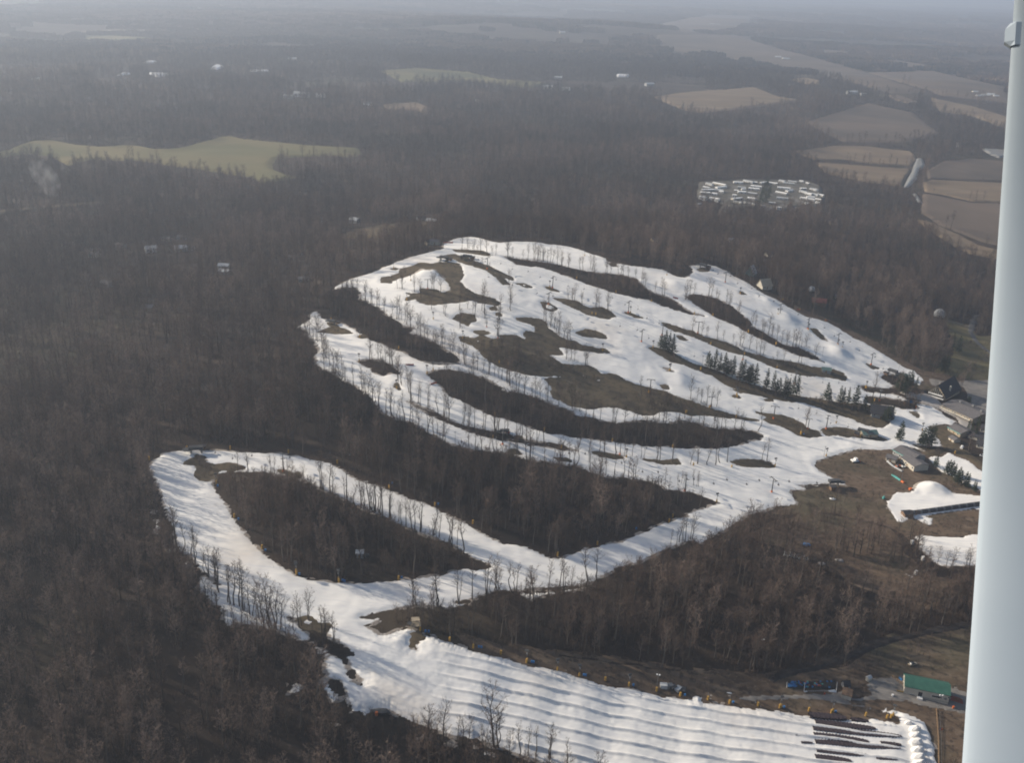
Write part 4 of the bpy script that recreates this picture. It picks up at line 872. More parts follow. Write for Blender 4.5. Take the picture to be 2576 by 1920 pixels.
# ------------------------------------------------------------------ buildings
def house(name, label, cat, c, ang, L, W, He, Hr, wall='cream', roof='greyroof', win=3, door=True, chimney=False, over=0.5, group=None, trim=None, simple=False, end_win=False):
    c = Vector(c); house_px.append((c.x, c.y, max(L, W) * .62 + 3))
    r = empty(name, c, ang)
    m = MB(); x, y = L / 2, W / 2
    m.poly([(-x, -y, -1.2), (x, -y, -1.2), (x, y, -1.2), (-x, y, -1.2), (-x, -y, He), (x, -y, He), (x, y, He), (-x, y, He), (-x, 0, Hr), (x, 0, Hr)],
           [(0, 1, 5, 4), (2, 3, 7, 6), (1, 2, 6, 9, 5), (3, 0, 4, 8, 7), (4, 5, 9, 8), (6, 7, 8, 9)])
    m.build('wall', M[wall], r)
    s = (Hr - He) / y; t = .22; o = over; X = x + o; Y = y + o; ze = He - s * o + .05; zr = Hr + .05
    m = MB().poly([(-X, -Y, ze), (X, -Y, ze), (X, 0, zr), (-X, 0, zr), (X, Y, ze), (-X, Y, ze), (-X, -Y, ze + t), (X, -Y, ze + t), (X, 0, zr + t), (-X, 0, zr + t), (X, Y, ze + t), (-X, Y, ze + t)],
        [(0, 3, 2, 1), (3, 5, 4, 2), (6, 7, 8, 9), (9, 8, 10, 11), (0, 1, 7, 6), (4, 5, 11, 10), (1, 2, 8, 7), (2, 4, 10, 8), (5, 3, 9, 11), (3, 0, 6, 9)])
    rf = m.build('roof', M[roof], r)
    if trim:
        MB().box(-X, -Y - .12, ze - .25, X, -Y - .01, ze + .15).build('eave_trim', M[trim], r)
    if chimney: MB().box(x * .3, .4, He, x * .3 + .9, 1.3, Hr + 1.3).build('chimney', M['redroof'], rf)
    if simple: return tag(r, label, cat, group)
    for side in (-1, 1):
        for k in range(win):
            wx = -x + L * (k + .5) / win + (.2 if k % 2 else -.2)
            if door and side == -1 and k == win // 2: continue
            w = MB().box(wx - .75, side * (y + .02), He * .38, wx + .75, side * (y + .10), He * .80).build('window', M['white'], r)
            MB().box(wx - .6, side * (y + .10), He * .42, wx + .6, side * (y + .13), He * .76).build('pane', M['glass'], w)
    if door: MB().box(-.55 - .2, -y - .12, -.2, .55 - .2, -y - .02, min(2.2, He * .85)).build('door', M['wood'], r)
    if end_win:
        for k in (-1, 1):
            w = MB().box(-x - .1, k * W * .2 - .8, He * .4, -x - .02, k * W * .2 + .8, He * .85).build('window', M['white'], r)
            MB().box(-x - .13, k * W * .2 - .65, He * .44, -x - .1, k * W * .2 + .65, He * .81).build('pane', M['glass'], w)
    return tag(r, label, cat, group)
def base_line(fr, a, b, W):
    p, q = ats(fr, a, b); d = (q - p).xy; L = d.length; ang = math.atan2(d.y, d.x); n = Vector((-math.sin(ang), math.cos(ang)))
    if n.dot(p.xy) < 0: n = -n
    c = (p.xy + q.xy) / 2 + n * W / 2
    return (c.x, c.y, h1(c.x, c.y)), ang, L

# tubing building with the green roof
c, ang, L = base_line('K', (735, 395), (1400, 575), 10)
tb = house('tubing_building', 'cream building with long green metal roof on the gravel apron at lower right', 'building', c, ang, L, 10, 4.8, 7.2, 'cream', 'greenroof', win=0, door=False, over=.35)
w = MB().box(2.2, -5.09, 2.0, 7.0, -5.02, 3.2).build('window', M['white'], tb); MB().box(2.35, -5.12, 2.12, 6.85, -5.09, 3.08).build('pane', M['glass'], w)
w = MB().box(-7.5, -5.09, .7, -5.0, -5.02, 1.1).build('window', M['white'], tb); MB().box(-7.4, -5.12, .76, -5.1, -5.09, 1.05).build('pane', M['glass'], w)
w = MB().box(9.4, -5.09, 3.2, 10.8, -5.02, 3.9).build('window', M['white'], tb); MB().box(9.5, -5.12, 3.27, 10.7, -5.09, 3.83).build('pane', M['glass'], w)
MB().box(-4.0, -7.0, -.3, -1.6, -5.03, .9).build('porch', M['white'], tb)
dr = MB().box(-3.7, -5.13, .0, -1.9, -5.02, 3.3).build('door', M['rubber'], tb)
# the small crest painted on the wall: a grey ring shape
MB().bar((8.6, -5.06, 2.5), (8.6, -5.02, 2.5), .7, n=10).build('wall_crest', M['steel'], tb)
MB().box(-L / 2, -5.06, .55, L / 2, -5.015, .68).build('wall_stripe', M['darksteel'], tb)
MB().box(-L/2 - 3.2, -5.0, .0, -L/2 - .1, -4.8, 1.6).build('side_gate', M['yellow'], tb)
def prop(name, mb, matn, loc, rz, label, cat, group=None):
    loc = Vector(loc); o = mb.build(name, M[matn]); o.location = loc; o.rotation_euler = (0, 0, rz); return tag(o, label, cat, group)
def fence(name, pts, label, matn='wood', h=1.2, gap=4.0, rails=2, pr=.07, postmat=None, group=None):
    """posts and rails, each a part"""
    r = empty(name, pts[0]); r0 = Vector(pts[0]); tot = []
    for a, b in zip(pts[:-1], pts[1:]):
        k = max(1, int((b - a).length / gap)); tot += [a.lerp(b, i / k) for i in range(k)]
    tot.append(pts[-1]); tot = [Vector((p.x, p.y, h1(p.x, p.y))) - r0 for p in tot]
    pm = MB().bar((0, 0, -.3), (0, 0, h), pr, n=5).mesh('post', M[postmat or matn])
    for p in tot: q = link('post', pm, r); q.location = p
    for k in range(rails):
        z = h * (k + 1) / rails - .12
        for a, b in zip(tot[:-1], tot[1:]): MB().bar(a + Vector((0, 0, z)), b + Vector((0, 0, z)), pr * .7, n=4).build('rail', M[matn], r)
    return tag(r, label, 'fence', group)
fence('tall_rail_fence', ats('K', (1225, 650), (1240, 850), (1255, 1100), (1260, 1380), (1262, 1436), (1265,1560)), 'long pale rail fence running down beside the loop road at lower right', 'wood', 1.5, 3.0, 2, .12)
fence('rail_fence', ats('K', (1275, 690), (1285, 850), (1300, 1100), (1305, 1400),(1310,1560)), 'dark rail fence just right of the pale one at lower right', 'darksteel', 1.2, 4.0, 2, .07)
fence('board_fence', ats('K', (565, 165), (640, 215), (740, 290)), 'orange-brown board fence joining the left corner of the green-roofed building', 'wood', 1.8, 1.6, 3, .16)
fence('rail_fence', ats('K', (230, 190), (400, 180), (560, 160)), 'low pale fence along the back of the picnic area', 'tan', 1.0, 3.0, 2, .06)
fence('rail_fence', ats('K', (1300, 690), (1400, 665), (1480, 640)), 'short dark fence in front of the green-roofed building', 'darksteel', 1.1, 2.5, 2, .06)

# flag
fl = empty('flag', at('K', 1262, 1010)); MB().bar((0, 0, -.3), (0, 0, 3.6), .05, n=6).build('pole', M['steel'], fl); MB().box(0.05, -.03, 2.5, 1.5, .03, 3.5).build('cloth', M['orange'], fl); MB().box(.05, -.05, 2.9, .6, .05, 3.5).build('canton', M['blue'], fl)
tag(fl, 'small red and blue flag hanging by the pale rail fence', 'flag')
# dumpster, utility unit, brush pile, shade table
d = empty('dumpster', at('K', 715, 180), .5); MB().box(-1.5, -1, -.2, 1.5, 1, 1.7).build('bin', M['blue'], d); MB().box(-1.55, -1.05, 1.71, 1.55, 1.05, 1.85).build('lid', M['darksteel'], d); tag(d, 'dark blue dumpster behind the green-roofed building', 'dumpster')
d = empty('utility_unit', at('K', 905, 225), -.2); MB().box(-1.1, -.8, -.2, 1.1, .8, 2.3).build('cabinet', M['white'], d); MB().bar((0, 0, 2.3), (0, 0, 3.6), .18).build('vent_pipe', M['white'], d); tag(d, 'white utility cabinet with a vent pipe behind the green roof', 'utility cabinet')
d = empty('covered_stack', at('K', 1530, 500), -.3); MB().poly([(-3, -2.2, -.2), (3.4, -2.2, -.2), (3.4, 2.2, -.2), (-3, 2.2, -.2), (-2, 0, 2.4), (1.4, 0, 1.9)], [(0, 1, 5, 4), (1, 2, 5), (2, 3, 4, 5), (3, 0, 4)]).build('tarp', M['redroof'], d)
for k in range(3): MB().box(-1 + k * 1.1, -1.0, 1.0, -.4 + k * 1.1, -.4, 1.9).build('crate', M['wood'], d)
tag(d, 'dark reddish tarp-covered stack against the right end of the green-roofed building', 'tarp')
def picnic(loc, rz, label):
    r = empty('picnic_table', loc, rz)
    for k in range(4): MB().box(-.95, -.42 + k * .22, .72, .95, -.24 + k * .22, .77).build('plank', M['steel'], r)
    for s in (-1, 1): MB().box(-.95, s * .85 - .14, .42, .95, s * .85 + .14, .47).build('bench', M['steel'], r)
    for s in (-1, 1): MB().bar((s * .7, -.8, -.05), (s * .7, .2, .74), .05, n=4).bar((s * .7, .8, -.05), (s * .7, -.2, .74), .05, n=4).build('leg', M['steel'], r)
    return tag(r, label, 'picnic table', 'picnic tables on the gravel apron')
for (x, y), lb in (((215, 290), 'upper left one of the four clustered'), ((290, 300), 'upper right one of the four clustered'), ((230, 350), 'lower left one of the four clustered'), ((310, 370), 'lower right one of the four clustered'), ((390, 240), 'left one of the three by the back fence'), ((445, 245), 'middle one of the three by the back fence'), ((505, 285), 'right one of the three by the back fence'), ((625, 260), 'one nearest the board fence, upper'), ((610, 310), 'one nearest the board fence, lower')):
    picnic(at('K', x, y), random.uniform(-.5, .5), 'grey picnic table, ' + lb)
d = house('info_kiosk', 'small tan kiosk at the left end of the picnic area', 'kiosk', at('K', 205, 200), .6, 2.4, 1.8, 2.0, 2.7, 'cream', 'paleroof', win=0, door=False, over=.2)
prop('trash_can', MB().bar((0, 0, -.1), (0, 0, 1.3), .5, .55, n=10), 'white', at('K', 568, 440), 0, 'white round bin at the front edge of the picnic area', 'bin')
prop('bollard', MB().bar((0, 0, -.1), (0, 0, 1.6), .45, .5, n=10), 'orange', at('K', 1482, 625), 0, 'orange-white barrel at the right end of the gravel apron', 'barrel')
# tube corral: rubber tubes in stacks
tm = bpy.data.meshes.new('tube'); bm = bmesh.new()
for i in range(10):
    for j in range(5):
        a, b = 2 * math.pi * i / 10, 2 * math.pi * j / 5; bm.verts.new(((.42 + .16 * math.cos(b)) * math.cos(a), (.42 + .16 * math.cos(b)) * math.sin(a), .16 + .16 * math.sin(b)))
bm.verts.ensure_lookup_table()
for i in range(10):
    for j in range(5): bm.faces.new([bm.verts[i * 5 + j], bm.verts[((i + 1) % 10) * 5 + j], bm.verts[((i + 1) % 10) * 5 + (j + 1) % 5], bm.verts[i * 5 + (j + 1) % 5]])
bm.to_mesh(tm); bm.free()
tube_sets = {}
for nm in ('rubber', 'blue', 'redfence', 'teal'):
    q = tm.copy(); q.materials.append(M[nm]); tube_sets[nm] = q
g = ground_points(P('Q', (1300, 330), (1850, 350), (1850, 265), (1310, 275)))
na, nb = 26, 5; cnt = 0
corral_words = {'rubber': 'black', 'blue': 'blue', 'redfence': 'red', 'teal': 'teal'}
for i in range(na):
    for j in range(nb):
        u, v = (i + .5 + rng.uniform(-.2, .2)) / na, (j + .5 + rng.uniform(-.2, .2)) / nb
        p = (g[0] * (1 - u) + g[1] * u) * (1 - v) + (g[3] * (1 - u) + g[2] * u) * v
        nm = 'blue' if (i < 4 and rng.random() < .7) else rng.choice(['rubber', 'rubber', 'rubber', 'blue', 'teal', 'redfence'], p=[.3, .25, .2, .12, .08, .05])
        nstack = 2
        for s in range(nstack):
            o = link('snow_tube', tube_sets[nm]); o.location = (p[0], p[1], h1(p[0], p[1]) + .55 + s * .34); o.rotation_euler = (rng.normal(0, .12), rng.normal(0, .12), 0)
            tag(o, f'{"top" if s else "bottom"} {corral_words[nm]} snow tube of its pair, {ORD[i]} pile from the rack\'s left, {["front", "second", "middle", "fourth", "back"][j]} row', 'snow tube', 'snow tubes in the rack')
rk = empty('tube_rack', Vector(g[0])); r0 = Vector(g[0])
fl_ = MB().poly([Vector(a) - r0 + Vector((0, 0, .45)) for a in g] , [(0, 1, 2, 3)]).poly([Vector(a) - r0 + Vector((0, 0, -.3)) for a in g], [(3, 2, 1, 0)])
MB().poly([Vector(a) - r0 + Vector((0, 0, .52)) for a in g] + [Vector(a) - r0 + Vector((0, 0, -.3)) for a in g], [(0, 1, 2, 3), (0, 4, 5, 1), (1, 5, 6, 2), (2, 6, 7, 3), (3, 7, 4, 0)]).build('deck', M['darksteel'], rk)
for (x, y, hh) in ((1490, 375, 5.5), (1865, 370, 5.5), (1290, 330, 3.5), (1945, 330, 4.0)):
    MB().bar(at('Q', x, y) - r0 - Vector((0, 0, .3)), at('Q', x, y) - r0 + Vector((-.4, 0, hh)), .16, .1, n=6).build('post', M['white'], rk)
MB().bar(at('Q', 1490, 378) - r0 + Vector((0, 0, .5)), at('Q', 1865, 373) - r0 + Vector((0, 0, .5)), .07, n=4).build('rail', M['white'], rk)
tag(rk, 'long rack deck with tall white posts holding the rubber snow tubes', 'rack')
pile = MB().poly([(-2.6, -1, -.3), (2.6, -1, -.3), (2.6, 1.1, -.3), (-2.6, 1.1, -.3), (-1.2, .2, .6), (1.4, .1, 1.0)], [(0, 1, 5, 4), (1, 2, 5), (2, 3, 4, 5), (3, 0, 4)])
prop('snow_mound', pile, 'snow_pile', at('Q', 1810, 372), 0.1, 'low white snow mound in front of the right end of the tube rack', 'snow mound')
prop('snow_mound', pile, 'snow_pile', at('Q', 1505, 378), .4, 'low white snow mound at the foot of the left white rack post', 'snow mound').scale = (.5, .5, .6)
prop('snow_mound', pile, 'snow_pile', at('Q', 610, 392), 0, 'flat snow mound on the bare ground left of the tube rack', 'snow mound').scale = (.7, .6, .5)
prop('barrel', MB().bar((0, 0, 0), (0, 0, 1), .4, n=8), 'redfence', at('Q', 1728, 410), 0, 'red barrel in front of the tube rack', 'barrel')
d = house('ticket_hut', 'small dark pointed hut right of the tube rack', 'hut', at('Q', 1970, 325), .2, 3.2, 3, 2.0, 4.0, 'grey', 'darkroof', win=1, door=True, over=.3)
d = house('storage_shed', 'low flat-roofed brown shed on the gravel below the pointed hut', 'shed', at('Q', 1985, 425), 1.2, 5.5, 4.2, 2.1, 2.4, 'cream', 'brownroof', win=1, door=True, over=.3)
# matting strips at the end of the tubing lanes
mk = 0
for x0, y0, x1, y1, w_ in ((540, 1040, 860, 1068, 1.9), (590, 1100, 1110, 1160, 1.7), (570, 1155, 1330, 1228, 1.9), (580, 1215, 1050, 1275, 2.1), (590, 1272, 1320, 1330, 1.6), (600, 1345, 1040, 1390, 1.4), (590, 1400, 900, 1440, 1.6), (900, 1075, 1050, 1095, 1.0), (1110, 1410, 1300, 1425, 1.0), (1150, 1280, 1330, 1300, .9), (420, 1212, 560, 1222, .7), (470, 1280, 570, 1285, .6)):
    gp = ground_points(line_px(P('G7', (x0, y0), (x1, y1)), 3)); m = MB(); n = len(gp); vs = []
    for i, p in enumerate(gp):
        t = i / (n - 1); hw = w_ * 1.9 * (.35 + .65 * math.sin(math.pi * min(1, .12 + t * .9)) ** .5) / 2 * (1 + .18 * math.sin(i * 2.3))
        for s in (-1, 1): vs.append((p[0], p[1] + s * hw, p[2] + 1.75 + .05 * math.sin(i * 1.7)))
    b0 = Vector(gp[0]); vs = [(a - b0.x, b - b0.y, c - b0.z) for a, b, c in vs]; k0 = len(vs)
    vs += [(a, b, c - 2.0) for a, b, c in vs]
    fs = [(2 * i, 2 * i + 2, 2 * i + 3, 2 * i + 1) for i in range(n - 1)] + [(2 * i, k0 + 2 * i, k0 + 2 * i + 2, 2 * i + 2) for i in range(n - 1)] + [(2 * i + 1, 2 * i + 3, k0 + 2 * i + 3, k0 + 2 * i + 1) for i in range(n - 1)]
    o = m.poly(vs, fs).build('brake_mat', M['mat']); o.location = b0
    tag(o, f'dark slowing strip between tubing lanes near the loop road, {ORD[mk]} listed from the top' if mk > 30 else ['topmost dark strip across the end of the tubing lanes', 'second dark strip down across the end of the tubing lanes', 'longest dark strip, third down at the end of the tubing lanes', 'thick dark strip in the middle of the lane ends', 'long thin dark strip below the middle of the lane ends', 'short dark strip second from the bottom of the lane ends', 'lowest dark strip at the bottom edge of the tubing lanes', 'small dark smear right of the topmost strip', 'small dark smear near the bottom snow mound', 'short dark smear left of the middle snow mounds', 'faint dark smear left of the thick middle strip', 'faint dark smear left of the long thin strip'][mk], 'mat strip'); mk += 1
# row of snow mounds by the loop road
for k, (x, y, s) in enumerate(((905, 955, 1.0), (905, 1045, .9), (915, 1155, 1.15), (945, 1275, 1.1), (950, 1380, 1.05), (960, 1470, 1.0), (800, 855, .6))):
    bm = bmesh.new(); bmesh.ops.create_icosphere(bm, subdivisions=2, radius=1)
    for v in bm.verts:
        v.co.z = max(v.co.z, -.25); v.co += Vector((random.uniform(-.09, .09), random.uniform(-.09, .09), random.uniform(-.08, .12))); v.co.z *= 1 + .5 * max(0, v.co.x + .2)
    me = bpy.data.meshes.new('snow_mound'); bm.to_mesh(me); bm.free(); me.materials.append(M['snow_pile'])
    o = link('snow_mound', me); p = at('K', x, y + 12); o.location = p + Vector((0, 0, .9)); o.scale = (2.9 * s, 1.9 * s, 2.2 * s)
    tag(o, ['uppermost of the big snow mounds lining the loop road', 'second big snow mound down the loop road', 'third big snow mound down the loop road', 'fourth big snow mound down the loop road', 'fifth big snow mound down the loop road', 'lowest big snow mound, cut by the bottom of the picture', 'small dirty snow mound at the start of the loop road bend'][k], 'snow mound', 'snow mounds along the loop road')

# ---- base area
def lodge_pt(a, b, W): return base_line('L', a, b, W)
p0, p1 = ats('L', (505, 345), (800, 475)); dv = (p1 - p0).xy; a_ = math.atan2(dv.y, dv.x); nrm = Vector((-math.sin(a_), math.cos(a_)))
if nrm.dot(Vector((0, 1))) < 0: nrm = -nrm
Wd = dv.length; Ln = 30.0; cc = (p0.xy + p1.xy) / 2 + nrm * Ln / 2
lodge = house('main_lodge', 'big dark-roofed lodge with white balconies on its gable front', 'lodge', (cc.x, cc.y, h1(cc.x, cc.y)), math.atan2(nrm.y, nrm.x), Ln, Wd, 3.5, 12.0, 'tan', 'darkroof', win=5, door=False, over=1.2)
for z, w in ((.9, .96), (3.4, .8)):
    MB().box(-Ln / 2 - 2.8, -Wd / 2 * w, z, -Ln / 2 - .05, Wd / 2 * w, z + .25).build('balcony', M['concrete'], lodge)
    MB().box(-Ln / 2 - 2.9, -Wd / 2 * w, z + .26, -Ln / 2 - 2.75, Wd / 2 * w, z + 1.3).build('railing', M['white'], lodge)
for k in range(7):
    yy = (k - 3) * Wd * .11; hh = 3.4 + (1 - abs(k - 3) / 3.4) * 5
    MB().box(-Ln / 2 - .12, yy - 1.1, .9, -Ln / 2 - .03, yy + 1.1, hh).build('gable_window', M['glass'], lodge)
    MB().box(-Ln / 2 - 1.3, yy + 1.3, .5, -Ln / 2 - 1.05, yy + 1.55, hh + 1.2).build('beam', M['cream'], lodge)
MB().box(-4, -Wd * .42, 4.5, -2.6, -Wd * .42 + 1.2, 9.5).build('chimney', M['cream'], [c for c in lodge.children if c.name.startswith('roof')][0])
MB().bar((-Ln / 2 + 2, 0, 11.5), (-Ln / 2 + 2, 0, 13.6), .35).build('vent', M['cream'], [c for c in lodge.children if c.name.startswith('roof')][0])
c, ang, L = base_line('L', (745, 590), (1270, 870), 24)
ll = house('long_lodge', 'long low grey-roofed lodge wing with a cream railed terrace', 'lodge', c, ang, L, 24, 4.2, 6.4, 'tan', 'greyroof', win=10, door=True, over=.8)
MB().box(-L / 2, -14.6, 2.2, L / 2, -12.9, 2.5).build('terrace_deck', M['concrete'], ll); MB().box(-L / 2, -14.75, 2.5, L / 2, -14.62, 3.5).build('railing', M['cream'], ll)
tk = MB().box(-.9, -.6, 0, .9, .6, 1.6).mesh('roof_unit', M['steel'])
for k in range(5): o = link('roof_unit', tk, ll); o.location = (-L / 2 + 6 + k * 10, 2 + (k % 2) * 3, 6.1)
for (x, y), s, lb in (((1440, 1130), (18, 12), 'dark-roofed lodge building among bushes below the long lodge'), ((1540, 1010), (10, 8), 'small grey building tucked behind the strut near the lodges'), ((1530, 1290), (14, 9), 'dark-roofed building cut off by the strut at right')):
    house('lodge_annex', lb, 'building', at('L', x, y), -.55, s[0], s[1], 3.0, 5.2, 'cream', 'darkroof', win=4, chimney=True)
c, ang, L = base_line('L', (850, 985), (1060, 1110), 13)
house('rental_hall', 'grey-roofed building with teal trim in front of the long lodge', 'building', c, ang, L, 13, 3.2, 5.0, 'tan', 'greyroof', win=3, trim='teal')
c, ang, L = base_line('L', (865, 1150), (950, 1205), 6)
house('storage_shed', 'little cream-walled shed on the brown grass below the rental hall', 'shed', c, ang, max(L, 6), 6, 2.4, 3.6, 'cream', 'greyroof', win=1)
prop('white_tank', MB().bar((-1.6, 0, 1.1), (1.6, 0, 1.1), 1.1, n=12).box(-1.2, -.6, -.2, -.8, .6, .4).box(.8, -.6, -.2, 1.2, .6, .4), 'white', at('L', 1095, 1300), .9, 'rounded white tank near the little cream shed', 'tank')
c, ang, L = base_line('G4', (955, 700), (1062, 785), 12)
house('maintenance_shop', 'grey-roofed workshop with pale front wall, nearer of the two', 'building', c, ang, L, 12, 4.0, 5.6, 'cream', 'greyroof', win=4, end_win=False)
c, ang, L = base_line('G4', (925, 660), (1000, 705), 14)
house('maintenance_shop', 'grey-roofed workshop with teal eave, farther of the two', 'building', c, ang, 17, 14, 4.2, 6.2, 'grey', 'greyroof', win=4, trim='teal')
house('lean_to', 'small pale lean-to at the left end of the farther workshop', 'shed', at('G4', 880, 690), -.6, 7, 6, 2.8, 3.4, 'cream', 'greyroof', win=2)
c, ang, L = base_line('G4', (735, 335), (850, 360), 11)
house('ski_lodge', 'dark square lodge among pines at the foot of the middle runs', 'lodge', c, ang, 15, 11, 4.5, 9.0, 'grey', 'darkroof', win=3, over=1.2)
c, ang, L = base_line('G4', (650, 500), (755, 500), 6)
hut = house('patrol_hut', 'green-roofed lift hut on bare ground at the foot of the runs', 'hut', c, ang, 12, 7, 2.6, 4.6, 'tan', 'tealroof', win=2)
house('lift_hut', 'small teal-roofed hut at the end of the right grass strip', 'hut', at('F6', 640, 1190), -.2, 7, 5, 2.4, 4.0, 'grey', 'tealroof', win=1)
house('lift_hut', 'low teal-roofed hut under the dark pines by the terrain park foot', 'hut', at('F6', 1240, 1235), -.4, 9, 5, 2.4, 4.0, 'grey', 'tealroof', win=1)
prop('ticket_booth', MB().box(-2, -1.2, -.2, 2, 1.2, 2.0).box(-2.2, -1.4, 2.01, 2.2, 1.4, 2.3), 'blue', at('L', 210, 500), -.1, 'dark blue booth at the point of the snow by the terrace', 'booth')
c, ang, L = base_line('G1', (1890, 1285), (1940, 1290), 4)
house('pump_house', 'pale little pump house in the wooded island inside the looping run', 'shed', c, .1, 3.4, 3.2, 3.0, 3.8, 'grey', 'paleroof', win=1)
prop('equipment_box', MB().box(-1, -.8, -.2, 1, .8, 1.4).box(-.6, -.5, 1.4, .3, .2, 2.0), 'darksteel', at('G1', 1975, 1270), .3, 'dark box beside the pale pump house in the wooded island', 'equipment')
# far-side cottages
c, ang, L = base_line('F5', (1865, 430), (1915, 430), 8)
house('a_frame_cottage', 'pale teal A-frame cottage behind the upper terrain park', 'cottage', c, math.pi / 2 - .55, 9, 8, 2.5, 10, 'tealroof', 'paleroof', win=1)
house('cottage', 'tan-roofed cottage at the edge of the upper terrain park', 'cottage', at('F5', 1970, 520), .5, 12, 9, 3, 9, 'cream', 'tan', win=2, door=True)
house('barn', 'red-roofed barn in the woods behind the terrain park', 'barn', at('F6', 580, 650), -.2, 13, 9, 3, 6, 'brownroof', 'redroof', win=2)
def dome(name, loc, r, matn, label, cat):
    bm = bmesh.new(); bmesh.ops.create_uvsphere(bm, u_segments=16, v_segments=8, radius=r)
    for v in bm.verts: v.co.z = max(v.co.z, -r * .3)
    me = bpy.data.meshes.new(name); bm.to_mesh(me); bm.free(); me.materials.append(M[matn])
    for p in me.polygons: p.use_smooth = True
    o = link(name, me); o.location = loc; house_px.append((loc[0], loc[1], r + 4)); return tag(o, label, cat)
dome('storage_dome', at('F6', 1540, 755) + Vector((0, 0, 3)), 6.0, 'paleroof', 'pale green-white storage dome at the wood edge behind the lodge', 'dome')
dome('round_tank', at('F6', 522, 550) + Vector((0, 0, 2)), 3.6, 'white', 'small round white tank in the woods behind the terrain park', 'tank')
house('farm_shed', 'cream shed by the strut at the grass field', 'shed', at('F6', 1985, 915), 1.2, 10, 6, 3, 5, 'cream', 'cream', win=1)
# vehicles and loose things round the maintenance area
sc_ = empty('snow_groomer', at('G4', 575, 700), .3)
MB().box(-2.6, -1.7, .7, 2.4, 1.7, 1.5).build('body', M['white'], sc_); MB().box(-.4, -1.2, 1.5, 1.6, 1.2, 2.8).build('cab', M['white'], sc_); MB().box(1.6, -1.1, 1.7, 1.68, 1.1, 2.6).build('windscreen', M['glass'], sc_)
for s in (-1, 1): MB().box(-2.8, s * 1.8 - .45, 0, 2.7, s * 1.8 + .45, .75).build('track', M['rubber'], sc_)
MB().box(3.0, -2.2, .2, 3.2, 2.2, 1.3).build('blade', M['orange'], sc_); tag(sc_, 'white snow groomer parked on the bare ground left of the workshops', 'snow groomer')
def car(name, fr, x, y, rz, matn, label):
    r = empty(name, at(fr, x, y) + Vector((0, 0, .15)), rz)
    MB().poly([(-2.2, -.9, .4), (2.2, -.9, .4), (2.2, .9, .4), (-2.2, .9, .4), (-2.2, -.88, 1.0), (2.2, -.88, .9), (2.2, .88, .9), (-2.2, .88, 1.0)], [(3, 2, 1, 0), (4, 5, 6, 7), (0, 1, 5, 4), (1, 2, 6, 5), (2, 3, 7, 6), (3, 0, 4, 7)]).build('body', M[matn], r)
    MB().poly([(-1.7, -.8, 1.0), (1.0, -.8, .96), (1.0, .8, .96), (-1.7, .8, 1.0), (-1.3, -.68, 1.55), (.4, -.68, 1.55), (.4, .68, 1.55), (-1.3, .68, 1.55)], [(4, 5, 6, 7), (0, 1, 5, 4), (1, 2, 6, 5), (2, 3, 7, 6), (3, 0, 4, 7)]).build('cabin', M['glass'], r)
    for sx in (-1.35, 1.35):
        for sy in (-.85, .85): MB().bar((sx, sy - .1, .35), (sx, sy + .1, .35), .35, n=8).build('wheel', M['rubber'], r)
    return tag(r, label, 'car')
car('parked_car', 'G4', 935, 745, .5, 'orange', 'orange vehicle parked in front of the nearer workshop'); car('parked_car', 'G4', 980, 748, .4, 'cream', 'pale vehicle parked beside the orange one')
car('parked_car', 'G4', 1640, 660, -.6, 'white', 'white vehicle parked near the strut below the lodges'); car('parked_car', 'L', 1500, 1440, -.7, 'white', 'white van-like vehicle by the road at the strut')
car('parked_car', 'F6', 1885, 765, .2, 'yellow', 'yellow vehicle standing by the bending road behind the lodge'); car('parked_car', 'L', 1485, 725, -.4, 'white', 'white car in the lot right of the long lodge'); car('parked_car', 'L', 1555, 765, -.4, 'cream', 'pale car nearest the strut in the lot behind the long lodge')
car('parked_car', 'G7', 1430, 595, .3, 'tan', 'tan vehicle on the bare slope behind the green-roofed building')
def pile_obj(name, fr, x, y, sx, sy, sz, matn, label, cat, rz=0):
    bm = bmesh.new(); bmesh.ops.create_icosphere(bm, subdivisions=2, radius=1)
    for v in bm.verts: v.co.z = max(v.co.z, -.2); v.co += Vector((random.uniform(-.12, .12), random.uniform(-.12, .12), random.uniform(-.1, .1)))
    me = bpy.data.meshes.new(name); bm.to_mesh(me); bm.free(); me.materials.append(M[matn]); o = link(name, me); o.location = at(fr, x, y) + Vector((0, 0, .1)); o.scale = (sx, sy, sz); o.rotation_euler = (0, 0, rz)
    return tag(o, label, cat)
pile_obj('blue_tarp', 'G4', 170, 1392, 3.0, 2.0, 1.1, 'blue', 'bright blue tarp heap in the brush beside the reddish track', 'tarp')
for c2 in M['blue'].node_tree.nodes: pass
pile_obj('snow_mound', 'G4', 390, 1012, 2.4, 1.4, .7, 'snow_pile', 'small dirty snow mound below the dark lift terminal', 'snow mound')
pile_obj('rubble_heap', 'G4', 300, 1552, 2.5, 1.6, 1.0, 'concrete', 'grey rubble heap in the brush below the row of white posts', 'rubble')
pile_obj('rubble_heap', 'G4', 445, 1525, 2.8, 1.4, 1.0, 'concrete', 'grey rubble heap beside the reddish track', 'rubble')
pile_obj('brush_heap', 'G5', 1130, 1180, 4.5, 2.0, 1.6, 'darksteel', 'dark heap of gear at the lower left corner of the tubing hill', 'heap')
prop('barrel', MB().bar((0, 0, 0), (0, 0, 1.7), .6, n=8), 'orange', at('G5', 1100, 1205), 0, 'orange barrel in front of the dark heap by the tubing hill', 'barrel')
